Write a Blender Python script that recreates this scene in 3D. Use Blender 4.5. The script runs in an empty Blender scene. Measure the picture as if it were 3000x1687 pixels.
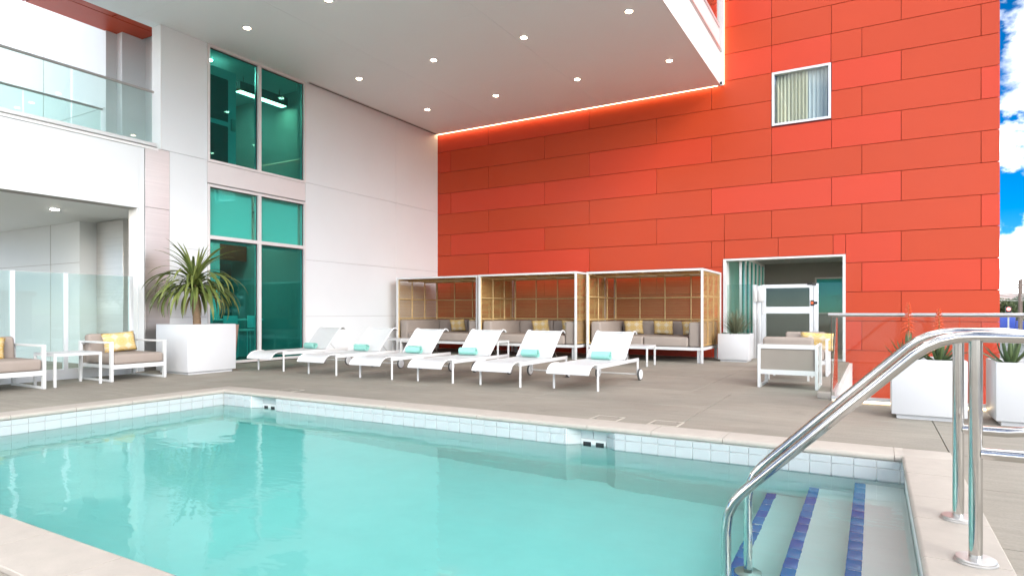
import bpy, bmesh, math, random
from mathutils import Vector, Matrix
random.seed(7)
PI = math.pi
R = math.radians
SC = bpy.context.scene
COL = SC.collection

# ------------------------------------------------------------------ camera
CAMH = 1.06
cam = bpy.data.objects.new('camera', bpy.data.cameras.new('camera'))
COL.objects.link(cam)
cam.location = (0, 0, CAMH)
cam.rotation_euler = (R(90), 0, R(30))
cam.data.sensor_width = 36
cam.data.lens = 1838 / 3000 * 36
cam.data.shift_y = (914 - 843.5) / 3000
cam.data.clip_start = 0.05
cam.data.clip_end = 3000
SC.camera = cam

# ------------------------------------------------------------------ sky and sun
SUN_AZ, SUN_EL = R(125), R(24)          # compass style: 0 = +Y, clockwise towards +X
world = bpy.data.worlds.new('World')
SC.world = world
world.use_nodes = True
wn, wl = world.node_tree.nodes, world.node_tree.links
wn.clear()
w_out = wn.new('ShaderNodeOutputWorld')
w_bg = wn.new('ShaderNodeBackground')
w_sky = wn.new('ShaderNodeTexSky')
w_sky.sky_type = 'NISHITA'
w_sky.sun_disc = False
w_sky.sun_elevation = SUN_EL
w_sky.sun_rotation = SUN_AZ
w_sky.altitude = 1500
w_sky.air_density = 0.8
w_sky.dust_density = 0.0
w_sky.ozone_density = 4.0
w_geo = wn.new('ShaderNodeTexCoord')
w_map = wn.new('ShaderNodeMapping')
w_map.inputs['Scale'].default_value = (1, 1, 1.5)
w_map.inputs['Location'].default_value = (-1.4696, -0.0274, -0.303)
w_no = wn.new('ShaderNodeTexNoise')
w_no.inputs['Scale'].default_value = 4.2
w_no.inputs['Detail'].default_value = 9
w_no.inputs['Roughness'].default_value = 0.56
w_ramp = wn.new('ShaderNodeValToRGB')
w_ramp.color_ramp.elements[0].position = 0.475
w_ramp.color_ramp.elements[1].position = 0.60
w_mix = wn.new('ShaderNodeMix')
w_mix.data_type = 'RGBA'
wl.new(w_geo.outputs['Generated'], w_map.inputs['Vector'])
wl.new(w_map.outputs['Vector'], w_no.inputs['Vector'])
wl.new(w_no.outputs['Fac'], w_ramp.inputs['Fac'])
wl.new(w_ramp.outputs['Color'], w_mix.inputs[0])
w_hs = wn.new('ShaderNodeHueSaturation')          # clear polarised blue between the clouds
w_hs.inputs['Saturation'].default_value = 1.45
w_hs.inputs['Value'].default_value = 0.62
wl.new(w_sky.outputs['Color'], w_hs.inputs['Color'])
wl.new(w_hs.outputs['Color'], w_mix.inputs[6])
w_no2 = wn.new('ShaderNodeTexNoise')
w_no2.inputs['Scale'].default_value = 9.0
w_no2.inputs['Detail'].default_value = 5
wl.new(w_map.outputs['Vector'], w_no2.inputs['Vector'])
w_cl = wn.new('ShaderNodeValToRGB')               # cloud body: grey folds to bright tops
w_cl.color_ramp.elements[0].position = 0.36
w_cl.color_ramp.elements[0].color = (0.19, 0.195, 0.205, 1)
w_cl.color_ramp.elements[1].position = 0.58
w_cl.color_ramp.elements[1].color = (1.0, 0.975, 0.93, 1)
wl.new(w_no2.outputs['Fac'], w_cl.inputs['Fac'])
w_ml = wn.new('ShaderNodeVectorMath')
w_ml.operation = 'SCALE'
w_ml.inputs['Scale'].default_value = 27.0
wl.new(w_cl.outputs['Color'], w_ml.inputs[0])
wl.new(w_ml.outputs['Vector'], w_mix.inputs[7])
wl.new(w_mix.outputs[2], w_bg.inputs['Color'])
w_bg.inputs['Strength'].default_value = 0.05
wl.new(w_bg.outputs['Background'], w_out.inputs['Surface'])

sun = bpy.data.objects.new('sun', bpy.data.lights.new('sun', 'SUN'))
COL.objects.link(sun)
sun.data.energy = 0.75
sun.data.angle = R(42)
sun.data.color = (1.0, 0.94, 0.86)
_d = Vector((math.sin(SUN_AZ) * math.cos(SUN_EL), math.cos(SUN_AZ) * math.cos(SUN_EL), math.sin(SUN_EL)))
sun.rotation_euler = _d.to_track_quat('Z', 'Y').to_euler()
sun.location = (20, -20, 40)

SC.view_settings.view_transform = 'Standard'
SC.view_settings.look = 'None'
SC.view_settings.gamma = 1
SC.view_settings.exposure = 2.6
SC.render.engine = 'CYCLES'
SC.cycles.use_denoising = True
SC.cycles.max_bounces = 12
SC.cycles.diffuse_bounces = 6
SC.cycles.glossy_bounces = 6
SC.cycles.transmission_bounces = 10
SC.cycles.transparent_max_bounces = 24
SC.cycles.caustics_reflective = False
SC.cycles.caustics_refractive = True
SC.cycles.blur_glossy = 0.6
SC.cycles.sample_clamp_indirect = 6

# ------------------------------------------------------------------ materials
def new_mat(name):
    m = bpy.data.materials.new(name)
    m.use_nodes = True
    nt = m.node_tree
    return m, nt, nt.nodes['Principled BSDF'], nt.nodes['Material Output']

def node(nt, kind, **kw):
    n = nt.nodes.new(kind)
    for k, v in kw.items():
        n.inputs[k].default_value = v
    return n

def mat(name, col, rough=0.5, metal=0.0, var=0.0, vscale=3.0, bump=0.0, bscale=80.0, stretch=(1, 1, 1), spec=0.5, coat=0.0, detail=6, emit=None, estr=1.0):
    """principled material with procedural colour variation, roughness variation and fine relief"""
    m, nt, p, out = new_mat(name)
    L = nt.links
    p.inputs['Base Color'].default_value = (*col, 1)
    p.inputs['Roughness'].default_value = rough
    p.inputs['Metallic'].default_value = metal
    p.inputs['Specular IOR Level'].default_value = spec
    p.inputs['Coat Weight'].default_value = coat
    tc = nt.nodes.new('ShaderNodeNewGeometry')
    mp = nt.nodes.new('ShaderNodeMapping')
    mp.inputs['Scale'].default_value = stretch
    L.new(tc.outputs['Position'], mp.inputs['Vector'])
    if var > 0:
        n1 = node(nt, 'ShaderNodeTexNoise', Scale=vscale, Detail=detail, Roughness=0.6)
        L.new(mp.outputs['Vector'], n1.inputs['Vector'])
        mr = nt.nodes.new('ShaderNodeMapRange')
        mr.inputs['From Min'].default_value = 0.25
        mr.inputs['From Max'].default_value = 0.75
        mr.inputs['To Min'].default_value = 1 - var
        mr.inputs['To Max'].default_value = 1 + var
        L.new(n1.outputs['Fac'], mr.inputs['Value'])
        hs = nt.nodes.new('ShaderNodeHueSaturation')
        hs.inputs['Color'].default_value = (*col, 1)
        L.new(mr.outputs['Result'], hs.inputs['Value'])
        L.new(hs.outputs['Color'], p.inputs['Base Color'])
        mr2 = nt.nodes.new('ShaderNodeMapRange')
        mr2.inputs['To Min'].default_value = max(0.02, rough - 0.08)
        mr2.inputs['To Max'].default_value = min(1, rough + 0.08)
        L.new(n1.outputs['Fac'], mr2.inputs['Value'])
        L.new(mr2.outputs['Result'], p.inputs['Roughness'])
    if bump > 0:
        n2 = node(nt, 'ShaderNodeTexNoise', Scale=bscale, Detail=4)
        L.new(mp.outputs['Vector'], n2.inputs['Vector'])
        bp = node(nt, 'ShaderNodeBump', Strength=bump, Distance=0.01)
        L.new(n2.outputs['Fac'], bp.inputs['Height'])
        L.new(bp.outputs['Normal'], p.inputs['Normal'])
    if emit:
        p.inputs['Emission Color'].default_value = (*emit, 1)
        p.inputs['Emission Strength'].default_value = estr
    return m

def glass_mat(name, tint, ior=1.5, refl=(1, 1, 1), rough=0.0):
    """thin architectural glass: tinted see-through plus a fresnel mirror"""
    m, nt, p, out = new_mat(name)
    nt.nodes.remove(p)
    L = nt.links
    tr = nt.nodes.new('ShaderNodeBsdfTransparent')
    tr.inputs['Color'].default_value = (*tint, 1)
    gl = nt.nodes.new('ShaderNodeBsdfGlossy')
    gl.inputs['Roughness'].default_value = rough
    gl.inputs['Color'].default_value = (*refl, 1)
    fr = nt.nodes.new('ShaderNodeFresnel')
    geo = nt.nodes.new('ShaderNodeNewGeometry')        # the pane has two faces: same reflectance on both
    mr = nt.nodes.new('ShaderNodeMapRange')
    mr.inputs['To Min'].default_value = ior
    mr.inputs['To Max'].default_value = 1 / ior
    L.new(geo.outputs['Backfacing'], mr.inputs['Value'])
    L.new(mr.outputs['Result'], fr.inputs['IOR'])
    mx = nt.nodes.new('ShaderNodeMixShader')
    L.new(fr.outputs['Fac'], mx.inputs['Fac'])
    L.new(tr.outputs['BSDF'], mx.inputs[1])
    L.new(gl.outputs['BSDF'], mx.inputs[2])
    L.new(mx.outputs['Shader'], out.inputs['Surface'])
    return m

def emit_mat(name, col, s):
    m, nt, p, out = new_mat(name)
    p.inputs['Base Color'].default_value = (0.8, 0.8, 0.8, 1)
    p.inputs['Emission Color'].default_value = (*col, 1)
    p.inputs['Emission Strength'].default_value = s
    return m

def water_mat():
    m, nt, p, out = new_mat('pool_water')
    nt.nodes.remove(p)
    L = nt.links
    tc = nt.nodes.new('ShaderNodeNewGeometry')
    n1 = node(nt, 'ShaderNodeTexNoise', Scale=2.2, Detail=3)
    n2 = node(nt, 'ShaderNodeTexNoise', Scale=9.0, Detail=3)
    mp = nt.nodes.new('ShaderNodeMapping')
    mp.inputs['Scale'].default_value = (0.7, 1.3, 1)
    L.new(tc.outputs['Position'], mp.inputs['Vector'])
    L.new(mp.outputs['Vector'], n1.inputs['Vector'])
    L.new(mp.outputs['Vector'], n2.inputs['Vector'])
    # ripples come in patches, calm in between
    n3 = node(nt, 'ShaderNodeTexNoise', Scale=0.55, Detail=2)
    L.new(tc.outputs['Position'], n3.inputs['Vector'])
    mr = nt.nodes.new('ShaderNodeMapRange')
    mr.inputs['From Min'].default_value = 0.4
    mr.inputs['From Max'].default_value = 0.7
    L.new(n3.outputs['Fac'], mr.inputs['Value'])
    mu = nt.nodes.new('ShaderNodeMath'); mu.operation = 'MULTIPLY'
    L.new(n2.outputs['Fac'], mu.inputs[0]); L.new(mr.outputs['Result'], mu.inputs[1])
    ma = nt.nodes.new('ShaderNodeMath'); ma.operation = 'MULTIPLY_ADD'
    L.new(mu.outputs[0], ma.inputs[0]); ma.inputs[1].default_value = 0.3
    L.new(n1.outputs['Fac'], ma.inputs[2])
    bp = node(nt, 'ShaderNodeBump', Strength=0.2, Distance=0.03)
    L.new(ma.outputs[0], bp.inputs['Height'])
    rf = nt.nodes.new('ShaderNodeBsdfRefraction')
    rf.inputs['IOR'].default_value = 1.33
    rf.inputs['Roughness'].default_value = 0.0
    gl = nt.nodes.new('ShaderNodeBsdfGlossy')
    gl.inputs['Roughness'].default_value = 0.02
    gl.inputs['Color'].default_value = (0.86, 0.97, 0.96, 1)
    fr = nt.nodes.new('ShaderNodeFresnel')
    fr.inputs['IOR'].default_value = 1.2
    for n in (rf, gl, fr):
        L.new(bp.outputs['Normal'], n.inputs['Normal'])
    mx = nt.nodes.new('ShaderNodeMixShader')
    L.new(fr.outputs['Fac'], mx.inputs['Fac'])
    L.new(rf.outputs['BSDF'], mx.inputs[1])
    L.new(gl.outputs['BSDF'], mx.inputs[2])
    L.new(mx.outputs['Shader'], out.inputs['Surface'])
    va = nt.nodes.new('ShaderNodeVolumeAbsorption')
    va.inputs['Color'].default_value = (0.0, 0.965, 0.94, 1)
    va.inputs['Density'].default_value = 0.36
    L.new(va.outputs['Volume'], out.inputs['Volume'])
    return m

def pillow_mat(name, ground, line):
    """woven cushion cover printed with nested octagons"""
    m, nt, p, out = new_mat(name)
    L = nt.links
    tc = nt.nodes.new('ShaderNodeTexCoord')
    sx = nt.nodes.new('ShaderNodeSeparateXYZ')
    L.new(tc.outputs['Object'], sx.inputs[0])
    def mth(op, a, b=None, c=None):
        n = nt.nodes.new('ShaderNodeMath'); n.operation = op
        for i, q in enumerate((a, b, c)):
            if q is None: continue
            if isinstance(q, (int, float)): n.inputs[i].default_value = q
            else: L.new(q, n.inputs[i])
        return n.outputs[0]
    def cell(sock, per, off):
        f = mth('FRACT', mth('ADD', mth('DIVIDE', sock, per), off))
        return mth('ABSOLUTE', mth('SUBTRACT', f, 0.5))
    def octd(off):
        ax = cell(sx.outputs['X'], 0.19, off); az = cell(sx.outputs['Z'], 0.16, off)
        return mth('MAXIMUM', mth('MAXIMUM', ax, az), mth('MULTIPLY', mth('ADD', ax, az), 0.72))
    o = octd(0.5)
    ring1 = mth('LESS_THAN', mth('ABSOLUTE', mth('SUBTRACT', o, 0.40)), 0.022)
    ring2 = mth('LESS_THAN', mth('ABSOLUTE', mth('SUBTRACT', o, 0.27)), 0.03)
    ring3 = mth('LESS_THAN', o, 0.13)
    corner = mth('GREATER_THAN', o, 0.47)
    pat = mth('MINIMUM', mth('ADD', mth('ADD', ring1, ring2), mth('ADD', mth('MULTIPLY', ring3, 0.5), corner)), 1.0)
    mx = nt.nodes.new('ShaderNodeMix'); mx.data_type = 'RGBA'
    L.new(pat, mx.inputs[0])
    mx.inputs[6].default_value = (*ground, 1)
    mx.inputs[7].default_value = (*line, 1)
    L.new(mx.outputs[2], p.inputs['Base Color'])
    p.inputs['Roughness'].default_value = 0.9
    p.inputs['Specular IOR Level'].default_value = 0.2
    nz = node(nt, 'ShaderNodeTexNoise', Scale=300.0)
    L.new(tc.outputs['Object'], nz.inputs['Vector'])
    bp = node(nt, 'ShaderNodeBump', Strength=0.15, Distance=0.003)
    L.new(nz.outputs['Fac'], bp.inputs['Height'])
    L.new(bp.outputs['Normal'], p.inputs['Normal'])
    return m

def leaf_mat(name, c1, c2, rough=0.45, trans=0.25):
    m, nt, p, out = new_mat(name)
    L = nt.links
    oi = nt.nodes.new('ShaderNodeObjectInfo')
    geo = nt.nodes.new('ShaderNodeNewGeometry')
    nz = node(nt, 'ShaderNodeTexNoise', Scale=7.0, Detail=4)
    L.new(geo.outputs['Position'], nz.inputs['Vector'])
    ad = nt.nodes.new('ShaderNodeMath'); ad.operation = 'MULTIPLY_ADD'
    L.new(oi.outputs['Random'], ad.inputs[0]); ad.inputs[1].default_value = 0.7
    ad.inputs[2].default_value = -0.35
    ad2 = nt.nodes.new('ShaderNodeMath'); ad2.operation = 'ADD'; ad2.use_clamp = True
    L.new(ad.outputs[0], ad2.inputs[0]); L.new(nz.outputs['Fac'], ad2.inputs[1])
    mx = nt.nodes.new('ShaderNodeMix'); mx.data_type = 'RGBA'
    L.new(ad2.outputs[0], mx.inputs[0])
    mx.inputs[6].default_value = (*c1, 1); mx.inputs[7].default_value = (*c2, 1)
    L.new(mx.outputs[2], p.inputs['Base Color'])
    p.inputs['Roughness'].default_value = rough
    tl = nt.nodes.new('ShaderNodeBsdfTranslucent')
    L.new(mx.outputs[2], tl.inputs['Color'])
    ms = nt.nodes.new('ShaderNodeMixShader')
    ms.inputs['Fac'].default_value = trans
    L.new(p.outputs['BSDF'], ms.inputs[1]); L.new(tl.outputs['BSDF'], ms.inputs[2])
    L.new(ms.outputs['Shader'], out.inputs['Surface'])
    return m

MT = {}
MT['white_paint'] = mat('white_paint', (0.80, 0.80, 0.79), 0.42, var=0.02, vscale=1.3, bump=0.02, bscale=60)
MT['white_wall'] = mat('white_wall_panel', (0.765, 0.795, 0.81), 0.5, var=0.02, vscale=0.8, bump=0.03, bscale=40)
MT['soffit'] = mat('soffit_paint', (0.83, 0.875, 0.88), 0.55, var=0.015, vscale=0.5)
MT['white_coat'] = mat('white_powder_coat', (0.66, 0.67, 0.67), 0.33, var=0.02, vscale=5)
MT['sling'] = mat('white_mesh_fabric', (0.58, 0.59, 0.595), 0.8, var=0.03, vscale=30, bump=0.25, bscale=500, spec=0.2)
MT['joint'] = mat('dark_joint', (0.10, 0.095, 0.09), 0.8)
MT['wall_joint'] = mat('grey_joint', (0.42, 0.41, 0.40), 0.8)
def deck_mat():
    m, nt, p, out = new_mat('deck_concrete')
    L = nt.links
    geo = nt.nodes.new('ShaderNodeNewGeometry')
    def noise(scale, st, detail=8, rough=0.6):
        mp = nt.nodes.new('ShaderNodeMapping'); mp.inputs['Scale'].default_value = st
        L.new(geo.outputs['Position'], mp.inputs['Vector'])
        n = node(nt, 'ShaderNodeTexNoise', Scale=scale, Detail=detail, Roughness=rough)
        L.new(mp.outputs['Vector'], n.inputs['Vector'])
        return n.outputs['Fac']
    def rng(s_, a, b, lo, hi):
        q = nt.nodes.new('ShaderNodeMapRange')
        for k, v in (('From Min', a), ('From Max', b), ('To Min', lo), ('To Max', hi)): q.inputs[k].default_value = v
        L.new(s_, q.inputs['Value']); return q.outputs['Result']
    def mul(a, b):
        q = nt.nodes.new('ShaderNodeMath'); q.operation = 'MULTIPLY'; L.new(a, q.inputs[0]); L.new(b, q.inputs[1]); return q.outputs[0]
    big = rng(noise(0.55, (1, 1.8, 1)), 0.3, 0.7, 0.86, 1.12)
    streak = rng(noise(3.0, (0.5, 5.0, 1)), 0.25, 0.75, 0.88, 1.12)
    speck = rng(noise(60, (1, 1, 1), 3), 0.25, 0.75, 0.90, 1.10)
    stain = rng(noise(1.7, (1, 1, 1), 5, 0.7), 0.60, 0.70, 1.0, 0.86)
    v = mul(mul(big, streak), mul(speck, stain))
    hs = nt.nodes.new('ShaderNodeHueSaturation'); hs.inputs['Color'].default_value = (0.28, 0.258, 0.218, 1)
    L.new(v, hs.inputs['Value']); L.new(hs.outputs['Color'], p.inputs['Base Color'])
    L.new(rng(noise(1.2, (1, 1, 1)), 0.3, 0.7, 0.55, 0.85), p.inputs['Roughness'])
    p.inputs['Specular IOR Level'].default_value = 0.3
    bp = node(nt, 'ShaderNodeBump', Strength=0.12, Distance=0.006)
    L.new(noise(40, (1, 3, 1), 4), bp.inputs['Height']); L.new(bp.outputs['Normal'], p.inputs['Normal'])
    return m
MT['deck'] = deck_mat()
MT['deck_joint'] = mat('deck_joint', (0.17, 0.155, 0.135), 0.9)
MT['coping'] = mat('cream_limestone', (0.43, 0.39, 0.345), 0.7, var=0.07, vscale=9, bump=0.12, bscale=70, spec=0.3)
MT['grout'] = mat('cream_grout', (0.55, 0.50, 0.44), 0.9)
MT['plaster'] = mat('pool_plaster', (0.80, 0.81, 0.785), 0.8, var=0.03, vscale=4)
MT['tile'] = mat('white_pool_tile', (0.46, 0.495, 0.505), 0.25, var=0.03, vscale=2)
MT['lid_frame'] = mat('pale_lid_frame', (0.46, 0.42, 0.36), 0.8)
MT['tile_grout'] = mat('tile_grout', (0.40, 0.40, 0.38), 0.9)
MT['blue_tile'] = mat('blue_step_tile', (0.03, 0.22, 0.50), 0.2, var=0.1, vscale=8)
MT['blue_tile2'] = mat('deep_blue_step_tile', (0.04, 0.165, 0.46), 0.2, var=0.1, vscale=8)
MT['steel'] = mat('polished_steel', (0.60, 0.585, 0.56), 0.11, metal=1, var=0.05, vscale=20)
MT['brushed'] = mat('brushed_steel', (0.62, 0.60, 0.58), 0.34, metal=1, var=0.08, vscale=1.2, bump=0.05, bscale=30, stretch=(1, 1, 40))
MT['flange'] = mat('satin_flange', (0.50, 0.49, 0.475), 0.36, metal=0.8)
MT['satin'] = mat('satin_steel', (0.55, 0.54, 0.52), 0.28, metal=1)
MT['alu'] = mat('silver_aluminium', (0.70, 0.71, 0.72), 0.38, metal=0.55, var=0.02)
MT['mauve'] = mat('pearl_metal_panel', (0.76, 0.735, 0.73), 0.42, metal=0.15, var=0.02)
REDS = [((0.46, 0.046, 0.010), 0), ((0.51, 0.044, 0.014), 0), ((0.445, 0.045, 0.009), 0), ((0.525, 0.046, 0.017), 0)]
for i, (c, _) in enumerate(REDS):
    MT['red%d' % i] = mat('red_metal_panel_%s' % 'abcd'[i], c, 0.38, var=0.03, vscale=0.7, spec=0.36, bump=0.35, bscale=1.6)
MT['red_back'] = mat('red_backing', (0.20, 0.012, 0.006), 0.7)
MT['taupe'] = mat('taupe_fabric', (0.335, 0.285, 0.25), 0.92, var=0.04, vscale=6, bump=0.2, bscale=400, spec=0.15)
MT['taupe_panel'] = mat('taupe_sling_panel', (0.30, 0.27, 0.235), 0.85, var=0.03, vscale=6, bump=0.2, bscale=500, spec=0.15)
MT['bamboo'] = mat('bamboo_pole', (0.60, 0.43, 0.20), 0.5, var=0.18, vscale=14, stretch=(1, 1, 1))
MT['reed'] = mat('reed_slat', (0.52, 0.32, 0.12), 0.6, var=0.35, vscale=9, stretch=(0.5, 0.5, 40))
MT['towel'] = mat('aqua_towel', (0.30, 0.62, 0.55), 0.95, var=0.05, vscale=20, bump=0.6, bscale=220, spec=0.1)
MT['rubber'] = mat('grey_rubber', (0.09, 0.09, 0.09), 0.7)
MT['black'] = mat('black_plastic', (0.02, 0.02, 0.022), 0.45)
MT['orange'] = mat('orange_plastic', (0.75, 0.13, 0.03), 0.45)
MT['pillow'] = pillow_mat('yellow_octagon_fabric', (0.62, 0.40, 0.085), (0.66, 0.56, 0.40))
MT['planter'] = mat('white_fibreglass', (0.57, 0.58, 0.595), 0.38, var=0.02, vscale=2)
MT['terracotta'] = mat('pink_clay', (0.42, 0.27, 0.21), 0.7, var=0.05)
MT['soil'] = mat('dark_soil', (0.045, 0.03, 0.02), 0.95, var=0.3, vscale=40, bump=0.8, bscale=60)
MT['trunk'] = mat('palm_trunk', (0.22, 0.145, 0.085), 0.85, var=0.25, vscale=14, bump=0.5, bscale=50, stretch=(1, 1, 4))
MT['palm'] = leaf_mat('palm_leaf', (0.075, 0.12, 0.03), (0.25, 0.29, 0.075))
MT['dry_leaf'] = leaf_mat('dry_palm_leaf', (0.26, 0.20, 0.08), (0.36, 0.31, 0.12), 0.6, 0.2)
MT['aloe'] = leaf_mat('aloe_leaf', (0.055, 0.10, 0.045), (0.12, 0.17, 0.065), 0.35, 0.05)
MT['grass'] = leaf_mat('grass_blade', (0.16, 0.19, 0.12), (0.24, 0.25, 0.16), 0.5, 0.2)
MT['succulent'] = leaf_mat('succulent', (0.09, 0.15, 0.11), (0.17, 0.24, 0.18), 0.5, 0.05)
MT['flower'] = mat('aloe_flower', (0.62, 0.085, 0.02), 0.5, var=0.2, vscale=60)
MT['stem'] = mat('flower_stem', (0.30, 0.16, 0.06), 0.6)
MT['water'] = water_mat()
MT['clear'] = glass_mat('clear_glass', (0.86, 0.935, 0.915), 1.5)
MT['clear2'] = glass_mat('guard_glass', (0.93, 0.95, 0.94), 1.45)
MT['edge'] = mat('glass_edge', (0.03, 0.06, 0.05), 0.15)
MT['teal'] = glass_mat('teal_glass', (0.28, 0.74, 0.72), 1.5, (0.36, 0.85, 0.83))
MT['teal2'] = glass_mat('pale_teal_glass', (0.55, 0.93, 0.89), 1.45, (0.4, 0.85, 0.83))
MT['pane'] = glass_mat('window_glass', (0.90, 0.94, 0.93), 1.5)
MT['bulb'] = emit_mat('warm_lamp', (1.0, 0.80, 0.55), 6)
MT['cove'] = emit_mat('cove_strip', (1.0, 0.74, 0.42), 1.7)
MT['led'] = emit_mat('led_strip', (1.0, 0.72, 0.42), 1.6)
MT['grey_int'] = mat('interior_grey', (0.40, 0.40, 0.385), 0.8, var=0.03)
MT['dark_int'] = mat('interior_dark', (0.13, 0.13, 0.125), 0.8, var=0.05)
MT['shade'] = mat('pale_roller_shade', (0.70, 0.72, 0.71), 0.85)
MT['curtain'] = mat('cream_curtain', (0.78, 0.72, 0.56), 0.9, var=0.04)
MT['sheer'] = mat('white_sheer', (0.78, 0.80, 0.82), 0.9)
MT['asphalt'] = mat('asphalt', (0.16, 0.165, 0.17), 0.9, var=0.15, vscale=0.2)
MT['earth'] = mat('dry_ground', (0.33, 0.315, 0.28), 0.95, var=0.2, vscale=0.02)
MT['tree'] = leaf_mat('tree_leaf', (0.035, 0.06, 0.02), (0.09, 0.12, 0.04), 0.6, 0.2)
MT['bark'] = mat('bark', (0.12, 0.09, 0.06), 0.9, var=0.2)
MT['blue_paint'] = mat('blue_paint', (0.015, 0.06, 0.42), 0.35)
MT['sky_blue'] = mat('light_blue_paint', (0.10, 0.28, 0.48), 0.35)
MT['wood_pole'] = mat('weathered_pole', (0.16, 0.12, 0.10), 0.9)
MT['roof'] = mat('pinkish_roof', (0.40, 0.32, 0.30), 0.9, var=0.1)
MT['stucco'] = mat('pale_stucco', (0.55, 0.50, 0.46), 0.9)
MT['sig_red'] = emit_mat('signal_red', (1.0, 0.05, 0.02), 2)

# ------------------------------------------------------------------ mesh helpers
class MB:
    def __init__(s): s.v, s.f = [], []
    def box(s, x0, x1, y0, y1, z0, z1):
        if x0 > x1: x0, x1 = x1, x0
        if y0 > y1: y0, y1 = y1, y0
        if z0 > z1: z0, z1 = z1, z0
        b = len(s.v)
        s.v += [(x0, y0, z0), (x1, y0, z0), (x1, y1, z0), (x0, y1, z0), (x0, y0, z1), (x1, y0, z1), (x1, y1, z1), (x0, y1, z1)]
        s.f += [tuple(b + i for i in q) for q in ((0, 3, 2, 1), (4, 5, 6, 7), (0, 1, 5, 4), (1, 2, 6, 5), (2, 3, 7, 6), (3, 0, 4, 7))]
        return s
    def tube(s, pts, r, n=10, cap=True, closed=False):
        pts = [Vector(p) for p in pts]
        m = len(pts)
        rs = r if isinstance(r, (list, tuple)) else [r] * m
        b = len(s.v)
        prev = None
        for i, p in enumerate(pts):
            if closed: t = (pts[(i + 1) % m] - pts[i - 1]).normalized()
            elif i == 0: t = (pts[1] - p).normalized()
            elif i == m - 1: t = (p - pts[i - 1]).normalized()
            else: t = ((pts[i + 1] - p).normalized() + (p - pts[i - 1]).normalized()).normalized()
            if prev is None:
                a = Vector((0, 0, 1)) if abs(t.z) < 0.9 else Vector((1, 0, 0))
                u = t.cross(a).normalized()
            else:
                u = (prev - t * prev.dot(t)).normalized()
            prev = u
            w = t.cross(u)
            for k in range(n):
                q = p + (u * math.cos(2 * PI * k / n) + w * math.sin(2 * PI * k / n)) * rs[i]
                s.v.append(tuple(q))
        for i in range(m if closed else m - 1):
            j = (i + 1) % m
            for k in range(n):
                s.f.append((b + i * n + k, b + i * n + (k + 1) % n, b + j * n + (k + 1) % n, b + j * n + k))
        if cap and not closed:
            s.f.append(tuple(b + k for k in reversed(range(n))))
            s.f.append(tuple(b + (m - 1) * n + k for k in range(n)))
        return s
    def prism(s, poly, a, b_, axis='z'):
        """extrude a 2D polygon; axis z: (x,y); axis x: (y,z); axis y: (x,z)"""
        def P(q, t):
            return {'z': (q[0], q[1], t), 'x': (t, q[0], q[1]), 'y': (q[0], t, q[1])}[axis]
        n = len(poly); b = len(s.v)
        s.v += [P(q, a) for q in poly] + [P(q, b_) for q in poly]
        for i in range(n):
            j = (i + 1) % n
            s.f.append((b + i, b + j, b + n + j, b + n + i))
        s.f.append(tuple(b + i for i in reversed(range(n))))
        s.f.append(tuple(b + n + i for i in range(n)))
        return s
    def grid(s, fn, nu, nv, closed_u=False):
        b = len(s.v)
        for i in range(nu + 1):
            for j in range(nv + 1):
                s.v.append(tuple(fn(i / nu, j / nv)))
        for i in range(nu):
            for j in range(nv):
                s.f.append((b + i * (nv + 1) + j, b + (i + 1) * (nv + 1) + j, b + (i + 1) * (nv + 1) + j + 1, b + i * (nv + 1) + j + 1))
        return s
    def lathe(s, prof, cx, cy, n=20, cz=0):
        b = len(s.v); m = len(prof)
        for r, z in prof:
            for k in range(n):
                s.v.append((cx + r * math.cos(2 * PI * k / n), cy + r * math.sin(2 * PI * k / n), cz + z))
        for i in range(m - 1):
            for k in range(n):
                s.f.append((b + i * n + k, b + i * n + (k + 1) % n, b + (i + 1) * n + (k + 1) % n, b + (i + 1) * n + k))
        s.f.append(tuple(b + k for k in reversed(range(n))))
        s.f.append(tuple(b + (m - 1) * n + k for k in range(n)))
        return s
    def xform(s, M_, start=0):
        for i in range(start, len(s.v)):
            s.v[i] = tuple(M_ @ Vector(s.v[i]))
        return s
    def mesh(s, name, m, bev=0, seg=2, smooth=False, ang=40):
        me = bpy.data.meshes.new(name)
        me.from_pydata(s.v, [], s.f)
        bm = bmesh.new(); bm.from_mesh(me)
        bmesh.ops.recalc_face_normals(bm, faces=bm.faces)
        if bev > 0:
            bmesh.ops.bevel(bm, geom=[e for e in bm.edges if len(e.link_faces) == 2 and e.calc_face_angle(0) > 0.5],
                            offset=bev, segments=seg, profile=0.5, affect='EDGES', clamp_overlap=True)
        bm.to_mesh(me); bm.free()
        if smooth or bev > 0:
            for p in me.polygons: p.use_smooth = True
            try: me.set_sharp_from_angle(angle=R(ang))
            except Exception: pass
        me.materials.append(MT[m] if isinstance(m, str) else m)
        return me
    def build(s, name, m, parent=None, bev=0, seg=2, smooth=False, loc=None, rot=None, kind=None, ang=40):
        o = bpy.data.objects.new(name, s.mesh(name, m, bev, seg, smooth, ang))
        COL.objects.link(o)
        if parent: o.parent = parent
        if loc: o.location = loc
        if rot: o.rotation_euler = rot
        if kind: o['kind'] = kind
        return o

def B(*a): return MB().box(*a)
def T(pts, r, n=10, **k): return MB().tube(pts, r, n, **k)

def obj(name, me, parent=None, loc=None, rot=None, scale=None):
    o = bpy.data.objects.new(name, me); COL.objects.link(o)
    if parent: o.parent = parent
    if loc: o.location = loc
    if rot: o.rotation_euler = rot
    if scale: o.scale = scale
    return o

def tag(o, label, cat, group=None):
    o['label'] = label; o['category'] = cat
    if group: o['group'] = group
    return o

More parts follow.
